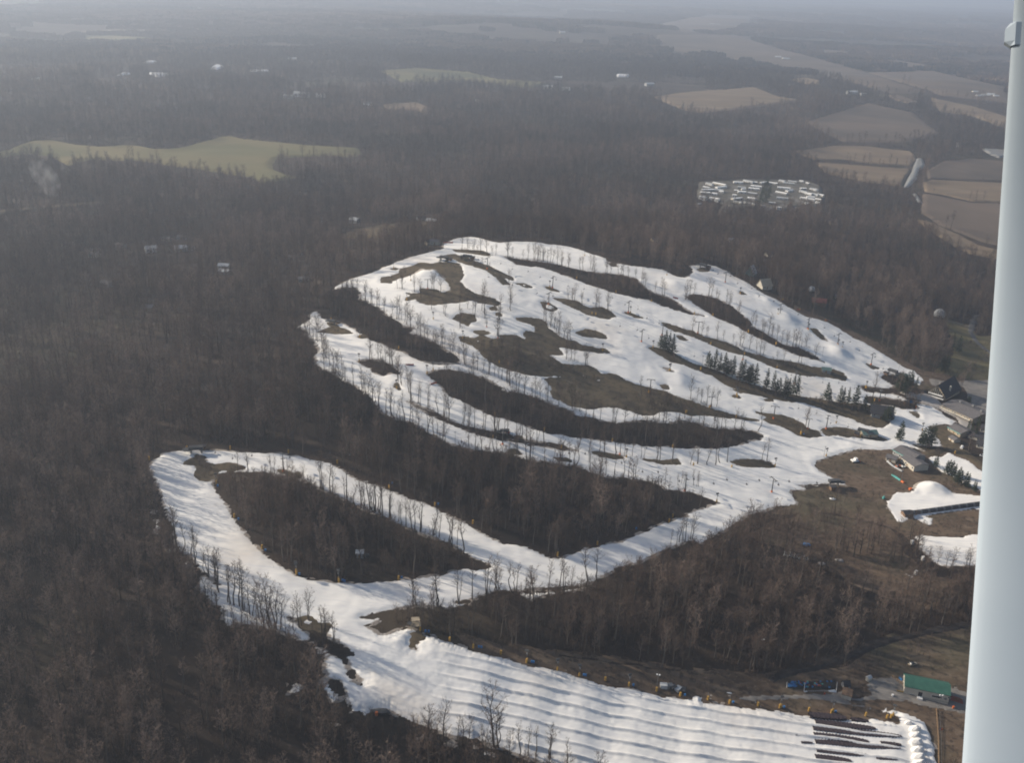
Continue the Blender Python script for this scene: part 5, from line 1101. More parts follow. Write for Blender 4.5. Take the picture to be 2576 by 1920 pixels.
# row of white posts
for k in range(16):
    x = -10 + k * 13.5 + random.uniform(-3, 3); y = 1468 + k * 2.6 + random.uniform(-4, 4)
    prop('stored_pole', MB().bar((0, 0, -.2), (.2, 0, random.uniform(1.6, 3.2)), .22, .16, n=6).box(-.3, -.3, -.1, .3, .3, .5), 'paleroof', at('G4', x, y + 14), 0, f'pale stored gun stand in the row on the brushy slope, {ORD[k]} from the left', 'equipment', 'row of pale stands on the brushy slope')
# teal pipes
def pipe(fr, pts, r_, matn, label):
    ps = ats(fr, *pts); b = ps[0].copy(); m = MB()
    for a, c in zip(ps[:-1], ps[1:]): m.bar(a - b + Vector((0, 0, .5)), c - b + Vector((0, 0, .5)), r_, n=8)
    o = m.build('pipe', M[matn]); o.location = b; return tag(o, label, 'pipe')
pipe('G4', ((845, 702), (895, 745), (968, 785)), .7, 'paleroof', 'long pale bent pipe run in front of the workshops'); pipe('G4', ((885, 815), (955, 862)), .8, 'teal', 'straight teal pipe lying on the bare ground'); pipe('G4', ((962, 868), (982, 882)), .8, 'orange', 'short orange pipe piece at the end of the teal pipe')
prop('crate', MB().box(-1, -.8, -.1, 1, .8, 1.4), 'orange', at('G4', 1037, 935), .3, 'orange crate beside the pointed snow mound', 'crate')
prop('equipment_box', MB().box(-.8, -.6, -.1, .8, .6, 1.5).box(-.3, -.3, 1.5, .3, .3, 2.2), 'teal', at('G4', 815, 1010), .3, 'dark teal machine at the left tip of the learning slope', 'equipment')
for x, y, lb in ((1050, 1385, 'white tank standing at the upper left edge of the flat snow field'), (1140, 1520, 'white post-like box at the lower left edge of the flat snow field'), (1080, 1640, 'white frame in the brush below the flat snow field'), (1405, 285+950*0+0, 'x')):
    if lb == 'x': continue
    prop('white_box', MB().box(-.8, -.6, -.1, .8, .6, 2.4).box(-.9, -.7, 2.41, .9, .7, 2.6), 'white', at('G4', x, y), .4, lb, 'box')
# covered conveyor
a, b = ats('G4', (1045, 1140), (1760, 1045)); cv = empty('covered_conveyor', a); d = (b - a); dn = d.normalized(); sd2 = Vector((-dn.y, dn.x, 0)).normalized(); NS = 46
for k in range(NS):
    s0, s1 = a.lerp(b, k / NS), a.lerp(b, (k + .985) / NS); s0.z = h1(s0.x, s0.y) + .5; s1.z = h1(s1.x, s1.y) + .5; m = MB(); pts = []
    for s in (s0, s1):
        for j in range(7):
            t = math.pi * j / 6; pts.append(s - a + sd2 * math.cos(t) * 1.7 + Vector((0, 0, math.sin(t) * 2.3 + .1)))
    m.poly(pts, [(j, j + 1, j + 8, j + 7) for j in range(6)]).build('cover_panel', M['darksteel'] if k % 4 else M['steel'], cv)
tag(cv, 'long dark arched tunnel of the covered conveyor on the learning slope', 'conveyor')
house('conveyor_hut', 'small brown hut at the lower end of the covered conveyor', 'hut', at('G4', 1008, 1150), .2, 6, 5, 2.6, 3.6, 'brownroof', 'darkroof', win=1)
# red fence panels
def red_panel(fr, a, b, label, h=1.3):
    p, q = ats(fr, a, b); r = empty('safety_fence', p); n = max(2, int((q - p).length / 3)); pm = MB().bar((0, 0, -.2), (0, 0, h + .5), .06, n=4).mesh('post', M['darksteel'])
    for k in range(n + 1):
        s = p.lerp(q, k / n); s.z = h1(s.x, s.y) + .5; o = link('post', pm, r); o.location = s - p
        if k < n:
            s2 = p.lerp(q, (k + 1) / n); s2.z = h1(s2.x, s2.y) + .5; u, v = s - p, s2 - p; nv = Vector((-(v - u).y, (v - u).x, 0)).normalized() * .03
            MB().poly([u - nv, v - nv, v + nv, u + nv, u - nv + Vector((0, 0, h)), v - nv + Vector((0, 0, h)), v + nv + Vector((0, 0, h)), u + nv + Vector((0, 0, h))], [(3, 2, 1, 0), (4, 5, 6, 7), (0, 1, 5, 4), (1, 2, 6, 5), (2, 3, 7, 6), (3, 0, 4, 7)]).build('panel', M['redfence'], r)
    return tag(r, label, 'fence')
red_panel('F4', (1018, 1145), (1080, 1145), 'short straight red safety fence across the diagonal run'); red_panel('F4', (1215, 1300), (1262, 1287), 'tilted red safety fence beside the middle wood')
red_panel('F4', (1315, 168), (1392, 168), 'red safety fence at the very top of the highest run'); red_panel('G2', (1190, 612), (1212, 608), 'tiny red fence by the fallen brush between the diagonal runs')
red_panel('F5', (1245, 605), (1285, 615), 'red netting at the wood corner above the upper right strip')
red_panel('F6', (405, 700), (430, 705), 'orange-red netting at the far edge of the terrain park'); red_panel('F6', (625, 785), (650, 790), 'orange netting further down the terrain park edge')
# orange cones on the runs
cone_m = MB().bar((0, 0, 0), (0, 0, .9), .3, .05, n=7).mesh('cone', M['orange'])
# ---- mobile homes
mh = [(310,195,400,215),(410,185,580,225),(270,245,360,265),(450,250,580,245),(250,285,410,290),(425,280,545,300),(225,320,360,335),(390,335,460,350),(230,380,310,405),(360,395,490,425),(690,175,820,185),(850,150,950,185),(900,170,1020,190),(750,245,860,260),(930,225,1080,250),
 (900,260,1050,280),(705,295,745,300),(750,310,865,322),(890,325,1020,350),(685,360,725,365),(670,412,800,405),(885,395,1005,418),(700,450,805,475),(880,460,980,500),(1080,190,1140,175),(1180,180,1300,205),(1300,245,1480,270),(1340,150,1400,170),(1380,185,1540,205),(1450,160,1570,180),(1300,310,1420,350),
 (1430,300,1510,292),(1290,390,1450,415),(1620,265,1700,270),(1620,300,1700,320),(1700,330,1780,350),(1800,340,1860,360),(1620,395,1710,410),(1710,385,1820,395),(1710,410,1820,428),(1830,415,1910,430),(1770,265,1850,290),(1700,190,1745,200),(1610,160,1665,170),(1880,350,1930,370),(1180,465,1270,475),(1290,535,1350,540),(1690,475,1735,478),(1840,460,1890,475),(490,305,550,318),(800,275,860,280),(190,490,230,490),(1080,510,1130,515)]
def mh_where(cx, cy):
    col = 'left block' if cx < 560 else ('second block from the left' if cx < 1070 else ('third block' if cx < 1560 else 'right block'))
    row = 'back row' if cy < 215 else ('upper rows' if cy < 290 else ('middle rows' if cy < 370 else ('lower rows' if cy < 450 else 'front edge')))
    return col, row
cnts = {}; mh_sorted = sorted(mh, key=lambda q: q[0])
for x0, y0, x1, y1 in mh_sorted:
    a, b = ats('M', (x0, y0 + 12), (x1, y1 + 12)); d = (b - a).xy; L = min(max(d.length, 6), 24); ang = math.atan2(d.y, d.x); ang = max(-.75, min(.75, ang)); c = (a + b) / 2
    key = mh_where((x0 + x1) / 2, (y0 + y1) / 2); cnts[key] = cnts.get(key, 0) + 1
    wl = random.choice(['white', 'white', 'cream', 'white', 'grey']); rf = random.choice(['paleroof', 'white', 'white', 'white'])
    word = {'white': 'white', 'cream': 'cream', 'grey': 'grey'}[wl]
    house('mobile_home', f'{word} mobile home, {ORD[cnts[key] - 1]} from left in the {key[1]}, {key[0]}', 'mobile home', (c.x, c.y, h1(c.x, c.y) + .9), ang, L, 5.6 if L > 9 else 4.0, 3.7, 4.5, wl, rf, win=4 if L > 12 else 2, door=L > 9, over=.15, group='mobile homes in the park')
# ---- scattered farm houses and barns
far = [('A',165,28,3),('A',225,72,2),('A',785,8,3),('A',280,272,3),('A',205,492,3),('A',1870,599,4),('A',1985,601,2.5),('A',1790,608,2.5),('A',1812,373,3),('A',1720,146,3),('A',2200,1379,1.4),('A',2015,1379,1.0),('A',935,1560,1.5),('A',1035,1492,.9),('A',1130,1482,.8),('A',1120,1556,1.4),
 ('A',425,1528,1.2),('A',590,1562,.7),('A',750,1530,.7),('A',1175,1548,.8),('B',540,51,4),('B',585,49,4),('B',985,4,5),('B',1390,204,3),('B',1940,111,6),('B',1365,489,2.5),('B',1300,549,3),('B',1412,558,2.5),('B',1930,531,3),('B',185,650,2),('B',515,1364,.8),('B',580,1385,1.3),('B',870,630,1.5),
 ('C',285,154,4),('C',320,156,3.5),('C',1147,325,5),('C',1492,204,5),('C',1150,582,3.4),('C',1218,590,1.8),('C',1685,356,3),('C',1912,577,2),('C',1940,603,2.4),('C',1978,600,2.6),('C',2008,594,2.4),('C',2042,603,1.8),('C',740,371,3.5),('C',692,360,3),('C',1035,1392,1.0),('C',1005,1380,.7),('C',2050,111,5),('C',635,44,4),('C',815,102,3),
 ('D',150,536,1.0),('D',485,581,1.0),('D',487,593,.9),('D',232,620,1.1),('D',322,671,.9),('D',400,541,.8),('D',205,556,.8),('F4',110,295,.8),('F4',150,270,.7),('F4',1210,173,.7),('F4',1248,172,.9),('F4',205,466,.6),('F6',1147,500,.7),('F6',745,610,.7),('F5',1100,150,.7),('F5',1700,150,.7),('F5',2010,270,.8)]
zone = {'A': 'upper left', 'B': 'upper middle', 'C': 'upper right', 'D': 'left woods', 'F4': 'woods left of the summit', 'F5': 'woods behind the summit', 'F6': 'woods behind the terrain park'}
fc = {}
far.sort(key=lambda q: (zone[q[0]], q[1]))
for fr, x, y, s in far:
    p = at(fr, x, y); z = zone[fr] + (' distance' if fr in 'ABC' else '')
    L = 9 * s if s > 1.6 else 10 * s ** .3; W = 7 * s ** .5 * 1.1; hh = 3.0 * s ** .55
    rf = random.choice(['greyroof', 'paleroof', 'greyroof', 'darkroof']) if s < 1.4 else random.choice(['greyroof', 'paleroof', 'paleroof'])
    fc[z] = fc.get(z, 0) + 1
    b = f'{"pale barn" if s > 1.6 else "pale house"} in the {z}'
    nx, ny = P(fr, (x, y))[0]
    side = 'far left' if nx < 500 else 'left of centre' if nx < 1100 else 'right of centre' if nx < 1900 else 'far right'
    house('barn' if s > 1.6 else 'house', f'{b}, {ORD[fc[z]-1]} building from the left there', 'barn' if s > 1.6 else 'house', p + Vector((0, 0, .3 * s)), random.uniform(-.5, .5), L, W, hh, hh * 1.6, random.choice(['cream', 'grey', 'white']) if s > 1.2 else random.choice(['cream', 'grey', 'tan']), rf, win=2, door=s < 1.6, over=.3, group='scattered farm buildings', simple=s > 1.6)

# ---- snow guns, padded posts, lamps, lift towers, lifts
gp = empty('snow_gun', (0, 0, -900))
parts = [MB().bar((0, 0, -.4), (0, 0, 6.0), .13, .10, n=6).build('pole', M['darksteel'], gp), MB().bar((-.9, 0, 6.35), (.7, 0, 6.55), .62, .5, n=10).build('fan_barrel', M['darksteel'], gp), MB().bar((0, 0, .2), (0, 0, 2.2), .42, n=8).build('pad', M['yellow'], gp), MB().box(-.35, -.5, 4.6, .35, -.15, 5.4).build('control_box', M['steel'], gp)]
GUN = Proto(gp, parts)
hp = empty('padded_hydrant', (0, 0, -900))
parts = [MB().bar((0, 0, -.3), (0, 0, 2.3), .48, n=8).build('pad', M['yellow'], hp), MB().bar((0, 0, 2.3), (0.15, 0, 4.6), .07, n=5).build('riser', M['steel'], hp)]
HYD = Proto(hp, parts)
guns = {'G1': [(775,690),(1410,1400),(1748,1460)], 'G2': [(552,130),(2140,800),(310,250),(600,105)], 'G3': [(1275,1155),(1740,870),(555,800),(1435,300),(905,110),(2147,790)], 'F4': [(920,370),(1235,775),(1025,620),(645,1110),(1470,925),(650,915),(1055,470)],
  'F5': [(262,520),(905,725),(683,1025),(1085,1000),(1215,1190),(1780,570),(1755,1392),(540,270),(1195,425)], 'F6': [(735,985),(768,1005),(255,740),(960,1322),(500,860)], 'G4': [(420,385),(1135,445),(1085,245)], 'G5': [(462,85),(800,140)], 'G6': [(398,780),(815,895),(1210,970),(640,850)], 'G7': [(300,960),(745,1000),(1262,1035)]}
gw = {'G1': 'looping lower run', 'G2': 'diagonal runs', 'G3': 'lower wide slope', 'F4': 'upper left runs', 'F5': 'upper middle runs', 'F6': 'terrain park', 'G4': 'base area', 'G5': 'foot of the looping run', 'G6': 'upper edge of the tubing hill', 'G7': 'lower end of the tubing hill'}
for fr, ps in guns.items():
    for k, (x, y) in enumerate(sorted(ps)):
        o = GUN.place(at(fr, x, y), random.uniform(-.6, .6), 1.0 if fr[0] == 'G' else .95); tag(o, f'tower fan snow gun on the {gw[fr]}, {ORD[k]} from the left', 'snow gun', 'fan snow guns')
hyds = {'G1': [(540,412),(885,412),(1348,442),(1737,525),(918,955),(1138,1205),(240,498),(2150,720)], 'G2': [(252,1045),(615,1180),(918,1322),(1592,1580),(1075,640),(1090,462),(1485,580),(1622,720),(2027,665)],
  'G3': [(325,1490),(897,1310),(925,1272),(10,1575),(740,280),(1030,440),(1432,475),(1220,400),(1945,605),(445,665),(1090,862),(1395,878),(1150,95),(900,108),(1757,80),(40,720),(925,715)],
  'F5': [(478,445),(1072,630),(790,555),(1562,740),(1545,970),(1815,1050),(2067,970),(1845,875),(600,730),(630,735),(1465,1170),(1050,1355),(1355,1515),(1415,728),(2075,1155)],
  'F4': [(1760,1118),(1832,1135),(960,1003),(420,778)], 'F6': [(295,620),(430,700),(635,785),(20,870),(240,968)], 'G4': [(128,475),(620,495),(1408,632),(665,85),(740,195),(1135,445),(1668,770)],
  'G5': [(800,145),(1275,122),(1447,530),(1683,612),(1870,668)], 'G6': [(190,718),(395,785),(1022,928),(1210,972),(1430,1012),(1618,1052),(1838,1082),(2010,1112)], 'G7': [(103,945),(290,962),(540,990),(733,1010),(1028,1032),(1210,1052),(1245,1048)]}
for fr, ps in hyds.items():
    for k, (x, y) in enumerate(sorted(ps)):
        o = HYD.place(at(fr, x, y + 2), random.uniform(0, 6), 1.0 if fr[0] == 'G' else .9); tag(o, f'yellow padded hydrant post on the {gw[fr]}, {ORD[k]} from the left', 'hydrant', 'yellow padded posts')
bx = MB().box(-.45, -.35, -.1, .45, .35, 1.1).mesh('electric_box', M['blue'])
for k, (fr, x, y) in enumerate((('G1', 950, 975), ('G1', 785, 710), ('G1', 1165, 1225), ('G1', 1435, 1415), ('G5', 830, 135), ('G5', 845, 140), ('G5', 1300, 112), ('G5', 1490, 540), ('G5', 1515, 542), ('G5', 1915, 665), ('G5', 1935, 668), ('G6', 435, 785), ('G6', 450, 787), ('G6', 850, 890), ('G6', 865, 892), ('G6', 1245, 970), ('G6', 1655, 1050), ('G6', 2040, 1108), ('G7', 328, 962), ('G7', 770, 1002), ('G3', 635, 1368), ('G2', 640, 1172), ('G1', 2175, 690), ('G4', 150, 475))):
    o = link('electric_box', bx); o.location = at(fr, x, y); tag(o, f'small blue electric box on the {gw[fr]}, by a padded post' , 'electric box', 'blue electric boxes along the runs')
lp = empty('light_pole', (0, 0, -900)); parts = [MB().bar((0, 0, -.4), (0, 0, 9), .12, .08, n=6).build('pole', M['steel'], lp), MB().box(-.9, -.15, 8.9, .9, .15, 9.1).build('crossarm', M['steel'], lp), MB().box(-.9, -.4, 9.1, -.3, .2, 9.5).build('lamp', M['white'], lp), MB().box(.3, -.4, 9.1, .9, .2, 9.5).build('lamp', M['white'], lp)]
LAMP = Proto(lp, parts)
for k, (fr, x, y, lb) in enumerate((('G2', 775, 697, 'twin-headed light pole at the lower edge of the left diagonal run'), ('G7', 125, 508, 'pale light pole in the brush above the tube rack'), ('G3', 2128, 800, 'light pole at the edge of the wide slope near the workshops'), ('F6', 608, 1072, 'slim light pole in the terrain park'), ('F6', 1210, 1215, 'light pole at the foot of the terrain park'),
     ('G6', 1430, 1010, 'light pole with a box head behind the tubing hill'), ('G4', 1505, 1570, 'light pole at the bottom of the flat snow field'), ('G4', 780, 195, 'light pole on the olive island by the lodges'), ('K', 1250, 655, 'tall light pole by the head of the pale rail fence'), ('G3', 1160, 70, 'light pole left of the first pines'), ('G4', 965, 840, 'light pole in front of the workshops'), ('G5', 1895, 1235 - 200, 'light pole on the tubing hill') )):
    if lb.endswith('on the tubing hill'): continue
    tag(LAMP.place(at(fr, x, y), random.uniform(-.5, .5)), lb, 'light pole')
tp = empty('lift_tower', (0, 0, -900))
parts = [MB().bar((0, 0, -.5), (0, 0, 10.5), .42, .26, n=8).build('mast', M['darksteel'], tp), MB().box(-3.1, -.2, 10.3, 3.1, .2, 10.65).build('crossarm', M['darksteel'], tp)] + \
        [MB().box(s * 2.9 - .16, -1.3, 9.9, s * 2.9 + .16, 1.3, 10.25).build('sheave_train', M['steel'], tp) for s in (-1, 1)] + [MB().bar((0, 0, 0), (0, 0, 1.6), .62, n=8).build('pad', M['orange'], tp)]
TOWER = Proto(tp, parts)
def terminal(p, ang, label, big=1.0):
    r = empty('lift_terminal', p, ang); r.scale = (big,) * 3
    MB().box(-4, -1.6, 3.2, 4, 1.6, 5.0).build('drive_housing', M['darksteel'], r); MB().bar((-3, 0, -.5), (-3, 0, 3.3), .5, n=8).build('leg', M['steel'], r); MB().bar((3, 0, -.5), (3, 0, 3.3), .5, n=8).build('leg', M['steel'], r)
    MB().bar((-5.2, 0, 3.0), (-5.2, 0, 3.25), 2.7, n=16).build('bullwheel', M['darksteel'], r)
    b = MB().box(1.5, 3.2, -.3, 5.0, 6.4, 2.6).build('operator_cabin', M['brownroof'], r); MB().box(1.2, 2.9, 2.62, 5.3, 6.7, 2.9).build('cabin_roof', M['darkroof'], r)
    return tag(r, label, 'ski lift')
chair_m = MB().bar((0, 0, 0), (0, 0, -2.4), .05, n=4).box(-1.0, -.3, -3.0, 1.0, .35, -2.9).box(-1.0, .3, -2.95, 1.0, .38, -2.2).mesh('lift_chair', M['darksteel'])
def lift(pts, bases, names, chairs=True, gap=20.0):
    """pts: tower feet in order incl. the two terminals"""
    P3 = [Vector(p) for p in pts]; d = (P3[-1] - P3[0]).xy.normalized(); nx = Vector((-d.y, d.x, 0)); ang = math.atan2(d.y, d.x)
    terminal(P3[0], ang, names[1]); terminal(P3[-1], ang + math.pi, names[2])
    tops = [p + Vector((0, 0, 10.4 if 0 < i < len(P3) - 1 else 3.2)) for i, p in enumerate(P3)]
    for i, p in enumerate(P3[1:-1]):
        dd = (P3[i + 2] - P3[i]).xy; o = TOWER.place(p, math.atan2(dd.y, dd.x) - math.pi / 2); tag(o, f'T-shaped lift tower of the {names[0]}, {ORD[i]} tower down from the top', 'lift tower', f'towers of the {names[0]}')
    m = MB(); b = tops[0].copy()
    for s in (-1, 1):
        for a, c in zip(tops[:-1], tops[1:]): m.bar(a - b + nx * s * 2.9, c - b + nx * s * 2.9, .035, n=3, cap=False)
    o = m.build('haul_cable', M['darksteel']); o.location = b; tag(o, f'thin haul cable of the {names[0]}', 'cable')
    if chairs:
        n = 0
        for s in (-1, 1):
            acc = gap * (.5 if s > 0 else 1)
            for a, c in zip(tops[:-1], tops[1:]):
                L = (c - a).length; t = acc
                while t < L:
                    o = link('lift_chair', chair_m); o.location = a.lerp(c, t / L) + nx * s * 2.9; o.rotation_euler = (0, 0, ang - math.pi / 2); tag(o, f'empty chair hanging from the {"far" if s > 0 else "near"} cable of the {names[0]}', 'lift chair', f'chairs of the {names[0]}, {"far" if s > 0 else "near"} cable'); t += gap; n += 1
                acc = t - L
lift([at(*q) for q in (('G1', 615, 450), ('G1', 1308, 595), ('G3', -430, 700), ('G3', 1022, 1068), ('G3', 1713, 1078), ('G4', 400, 905))], None, ('lower chairlift', 'upper terminal of the lower chairlift on the bare knoll', 'dark lower terminal of the lower chairlift on bare ground'), gap=24)
lift([at(*q) for q in (('F4', 1505, 300), ('F4', 1665, 372), ('F5', 285, 525), ('F5', 888, 722), ('F5', 1158, 905), ('F5', 1800, 1100), ('F6', 390, 1290), ('G4', 780, 195), ('G4', 1040, 212))], None, ('long summit chairlift', 'summit terminal of the long chairlift on bare grass', 'lower terminal of the long summit chairlift by the blue booth'), gap=26)
lift([at(*q) for q in (('F5', 1482, 368), ('F5', 1660, 482), ('F5', 2095, 738), ('F6', 493, 852), ('F6', 730, 975), ('F6', 998, 1135), ('F6', 1165, 1215))], None, ('terrain park chairlift', 'terminal of the terrain park chairlift on the right knoll', 'lower terminal of the terrain park chairlift by the dark pines'), gap=26)
lift([at(*q) for q in (('F4', 1320, 310), ('F5', 253, 655), ('F5', 993, 955), ('F5', 1060, 1352), ('G3', 1225, 398), ('G3', 1728, 490), ('G3', 2147, 572), ('G4', 660, 480))][:3] + [at('G3', 2147, 572), at('G4', 640, 478)], None, ('middle chairlift', 'summit terminal of the middle chairlift beside the bare knob', 'lower terminal of the middle chairlift by the green-roofed hut'), gap=26)
for k, (fr, x, y, lb) in enumerate((('F5', 1060, 1355, 'lone lift tower at the edge of the middle grass island'), ('F5', 1443, 885, 'lone lift tower on the right grass strip'), ('G3', 1728, 490, 'lone lift tower with orange foot on the lower grass islet'), ('F4', 1190, 530, 'slim dark tower on the summit snow pile'), ('F4', 1750, 925, 'slim dark tower left of the central bare patch'), ('F4', 1660, 838, 'slim tower among the trees below the summit'), ('G3', 505, 775, 'slim tower in the strip between the diagonal runs'), ('G3', 1230, 395, 'slim tower at the corner of the lower grass island'), ('G4', 1085, 250, 'short tower beside the terrace snow'), ('G4', 185, 430, 'short post by the drooping fence'))):
    o = TOWER.place(at(fr, x, y), random.uniform(-.3, .3), .8 if k > 2 else 1.0); tag(o, lb, 'lift tower')
terminal(at('F4', 430, 815), -.5, 'small lift terminal at the top of the left diagonal run', .8); terminal(at('G2', 1165, 612), 0.1, 'small lift terminal in the fallen brush between the diagonal runs', .7)
# top station of the tubing tow
ts = empty('tow_station', at('G5', 1410, 515), .2)
for sx in (-2.2, 2.2):
    for sy in (-1.6, 1.6): MB().bar((sx, sy, -.5), (sx * .7, sy * .7, 5.5), .16, n=5).build('leg', M['tan'], ts)
MB().box(-2.4, -1.8, 2.4, 2.4, 1.8, 2.6).build('platform', M['tan'], ts); MB().box(-1.9, -1.5, 5.3, 1.9, 1.5, 5.55).build('roof', M['tan'], ts); MB().bar((-2.6, 0, 3.2), (-2.6, 0, 3.5), 1.3, n=12).build('wheel', M['darksteel'], ts)
for s in (-1, 1): MB().box(-2.4, s * 1.75 - .05, 3.4, 2.4, s * 1.75 + .05, 3.55).build('handrail', M['tan'], ts)
tag(ts, 'tan timber tow station standing at the top point of the tubing hill', 'tow station')
for k, (x, y) in enumerate(((1485, 985), (1530, 985), (1560, 995), (1600, 1005), (1640, 1010))):
    prop('tow_shed', MB().box(-1.6, -1.1, -.1, 1.6, 1.1, 1.9 - .2 * k).box(-1.7, -1.2, 1.92 - .2 * k, 1.7, 1.2, 2.1 - .2 * k), ['paleroof', 'steel', 'darksteel', 'paleroof', 'darksteel'][k], at('G6', x, y), .3 * k, ['pale leftmost box of the tow machinery behind the tubing hill', 'grey second box of the tow machinery behind the tubing hill', 'dark middle box of the tow machinery behind the tubing hill', 'pale fourth box of the tow machinery behind the tubing hill', 'dark last box of the tow machinery behind the tubing hill'][k], 'equipment')
fence('drooping_fence', ats('G4', (165, 400), (200, 325), (420, 320)), 'thin drooping fence line on the lower run left of the dark lodge', 'darksteel', 1.2, 5, 1, .05)

# ---- evergreens
def pine_mesh(seed, h, w):
    rs = np.random.default_rng(seed); tv, tf, nv, nf = [], [], [], []
    branch(tv, tf, np.array([0, 0, -.5]), np.array([0, 0, h * .97]), .22, .04, 6)
    z = h * .14
    while z < h * .98:
        t = z / h; R = w * (1 - t) ** .75 * rs.uniform(.65, 1.15); nb = 5 if t < .8 else 4; a0 = rs.random() * 6.28
        for k in range(nb):
            a = a0 + 6.28 * k / nb + rs.normal(0, .3); L = R * rs.uniform(.6, 1.15); d = np.array([math.cos(a), math.sin(a), rs.uniform(-.12, .22)]); s = np.array([-d[1], d[0], 0])
            branch(tv, tf, np.array([0, 0, z]), np.array([0, 0, z]) + d * L, .045, .015, 3)
            for q in range(5):
                c = np.array([0, 0, z]) + d * L * (.25 + .19 * q)
                for sg in (-1, 1):
                    e = c + (s * sg * .8 + d * .7) * L * .28 * rs.uniform(.7, 1.2) + np.array([0, 0, rs.uniform(-.1, .25)]); wv = d * .22 + np.array([0, 0, .10 * rs.normal()])
                    i = len(nv); nv += [c - wv, c + wv, e + wv * .6, e - wv * .6 - np.array([0, 0, .18])]; nf.append((i, i + 1, i + 2, i + 3))
                i = len(nv); u = np.array([0, 0, .3]); nv += [c - s * .16, c + s * .16, c + s * .1 + u + d * .3, c - s * .1 + u + d * .3]; nf.append((i, i + 1, i + 2, i + 3))
        z += h * rs.uniform(.045, .07)
    return py_mesh('trunk', tv, tf, M['bark']), py_mesh('needles', nv, nf, M['needle'])
pines = [pine_mesh(50 + k, 15 + k % 3, [3.6, 3.0, 3.3, 3.9, 2.7][k]) for k in range(5)]
pine_list = [('F5',1180,1030,.95,'cluster of pines at the top of the long strip'),('F5',1210,1040,.95,'cluster of pines at the top of the long strip'),('F5',1240,1050,.95,'cluster of pines at the top of the long strip'),('F5',1145,1005,.75,'cluster of pines at the top of the long strip'),('F5',1165,1020,.8,'cluster of pines at the top of the long strip')]
pine_list += [('F5', x, y, s, 'second group of pines on the long strip') for x, y, s in ((1522,1155,.8),(1545,1165,.6),(1575,1182,.95),(1612,1196,.9),(1650,1205,1.0),(1690,1225,.85),(1718,1232,1.0),(1670,1215,.8))]
pine_list += [('F5', x, y, s, 'third group of pines on the long strip') for x, y, s in ((1775,1258,.9),(1800,1272,1.05),(1830,1282,.8),(1862,1292,1.0),(1895,1300,1.05),(1845,1285,.95))]
pine_list += [('F6', x, y, s, 'fourth group of pines on the long strip') for x, y, s in ((160,1335,1.0),(215,1345,.95),(262,1375,.85),(300,1385,.9),(335,1392,.9),(372,1378,.85),(405,1388,1.05),(240,1365,.7),(318,1390,.8))]
pine_list += [('F6', x, y, s, 'pines on the strip above the dark lodge') for x, y, s in ((640,1425,.95),(665,1430,.6),(745,1445,.8),(770,1450,.8),(810,1450,.8),(870,1470,1.1),(940,1500,.8),(1000,1480,.5))]
pine_list += [('G4', x, y, s, 'dark pines crowding the dark lodge') for x, y, s in ((855,360,.75),(880,345,.7),(835,372,.75),(815,360,.6))]
pine_list += [('F6', x, y, s, 'dark pines at the foot of the terrain park') for x, y, s in ((1225,1345,1.0),(1245,1360,1.05),(1270,1378,1.1),(1295,1368,1.1),(1260,1350,.9),(1320,1318,.7),(1355,1322,.6),(1210,1330,.8))]
pine_list += [('G4', 950, 528, .95, 'lone spruce on the snow right of the green-roofed hut'), ('G4', 930, 522, .55, 'lone spruce on the snow right of the green-roofed hut')]
pine_list += [('G4', x, y, s, 'spruces at the edge of the snow by the rental hall') for x, y, s in ((1135,572,.9),(1165,575,1.0),(1190,578,1.0),(1215,572,.95),(1120,560,.7))]
pine_list += [('G4', x, y, s, 'small pines between snow field and workshops') for x, y, s in ((1250,750,.55),(1235,735,.4),(1330,805,.6),(1350,812,.7),(1375,822,.7),(1400,835,.6),(1430,890,.7),(1450,895,.65),(1490,905,.65),(1510,915,.6),(1560,950,.5),(1575,955,.45),(1420,880,.6))]
pine_list += [('F4', x, y, s, 'small evergreens beside the summit terminal') for x, y, s in ((1290,325,.35),(1335,318,.3),(1495,318,.4),(1460,300,.3),(1350,318,.3))]
pine_list += [('F6', x, y, s, 'dark evergreens in the woods behind the lodge') for x, y, s in ((1560,1190,.9),(1590,1200,.95),(1640,1010,.9),(1690,1040,1.0))]
pine_list += [('M', x, y, s, 'dark trees in the middle of the mobile home park') for x, y, s in ((1150,290,1.2),(1110,350,1.2),(1170,400,1.1),(1080,430,1.2),(1130,460,1.1),(1150,220,1.0),(1060,470,1.0),(1200,330,.9))]
pine_list += [('L', x, y, s, 'dark bushes among the lodge annexes') for x, y, s in ((1250,1080,.6),(1330,1120,.6),(1200,510,.4),(1230,520,.4),(1200,1000,.5),(1380,940,.6))]
pw = {}
pine_list.sort(key=lambda q: P(q[0], (q[1], q[2]))[0][0])
PNAME = {}
for fr, x, y, s, where in pine_list:
    pw[where] = pw.get(where, 0) + 1; k = int(rng.integers(0, 5)); r = empty('pine_tree', at(fr, x, y), rng.uniform(0, 6)); r.scale = (s * 1.35, s * 1.35, s * 1.2)
    link('trunk', pines[k][0], r); link('needles', pines[k][1], r)
    wh = where.replace('cluster of pines', 'cluster')
    tag(r, f'evergreen, {ORD[pw[where]-1]} from left, {wh}', 'tree', 'evergreens: ' + where)
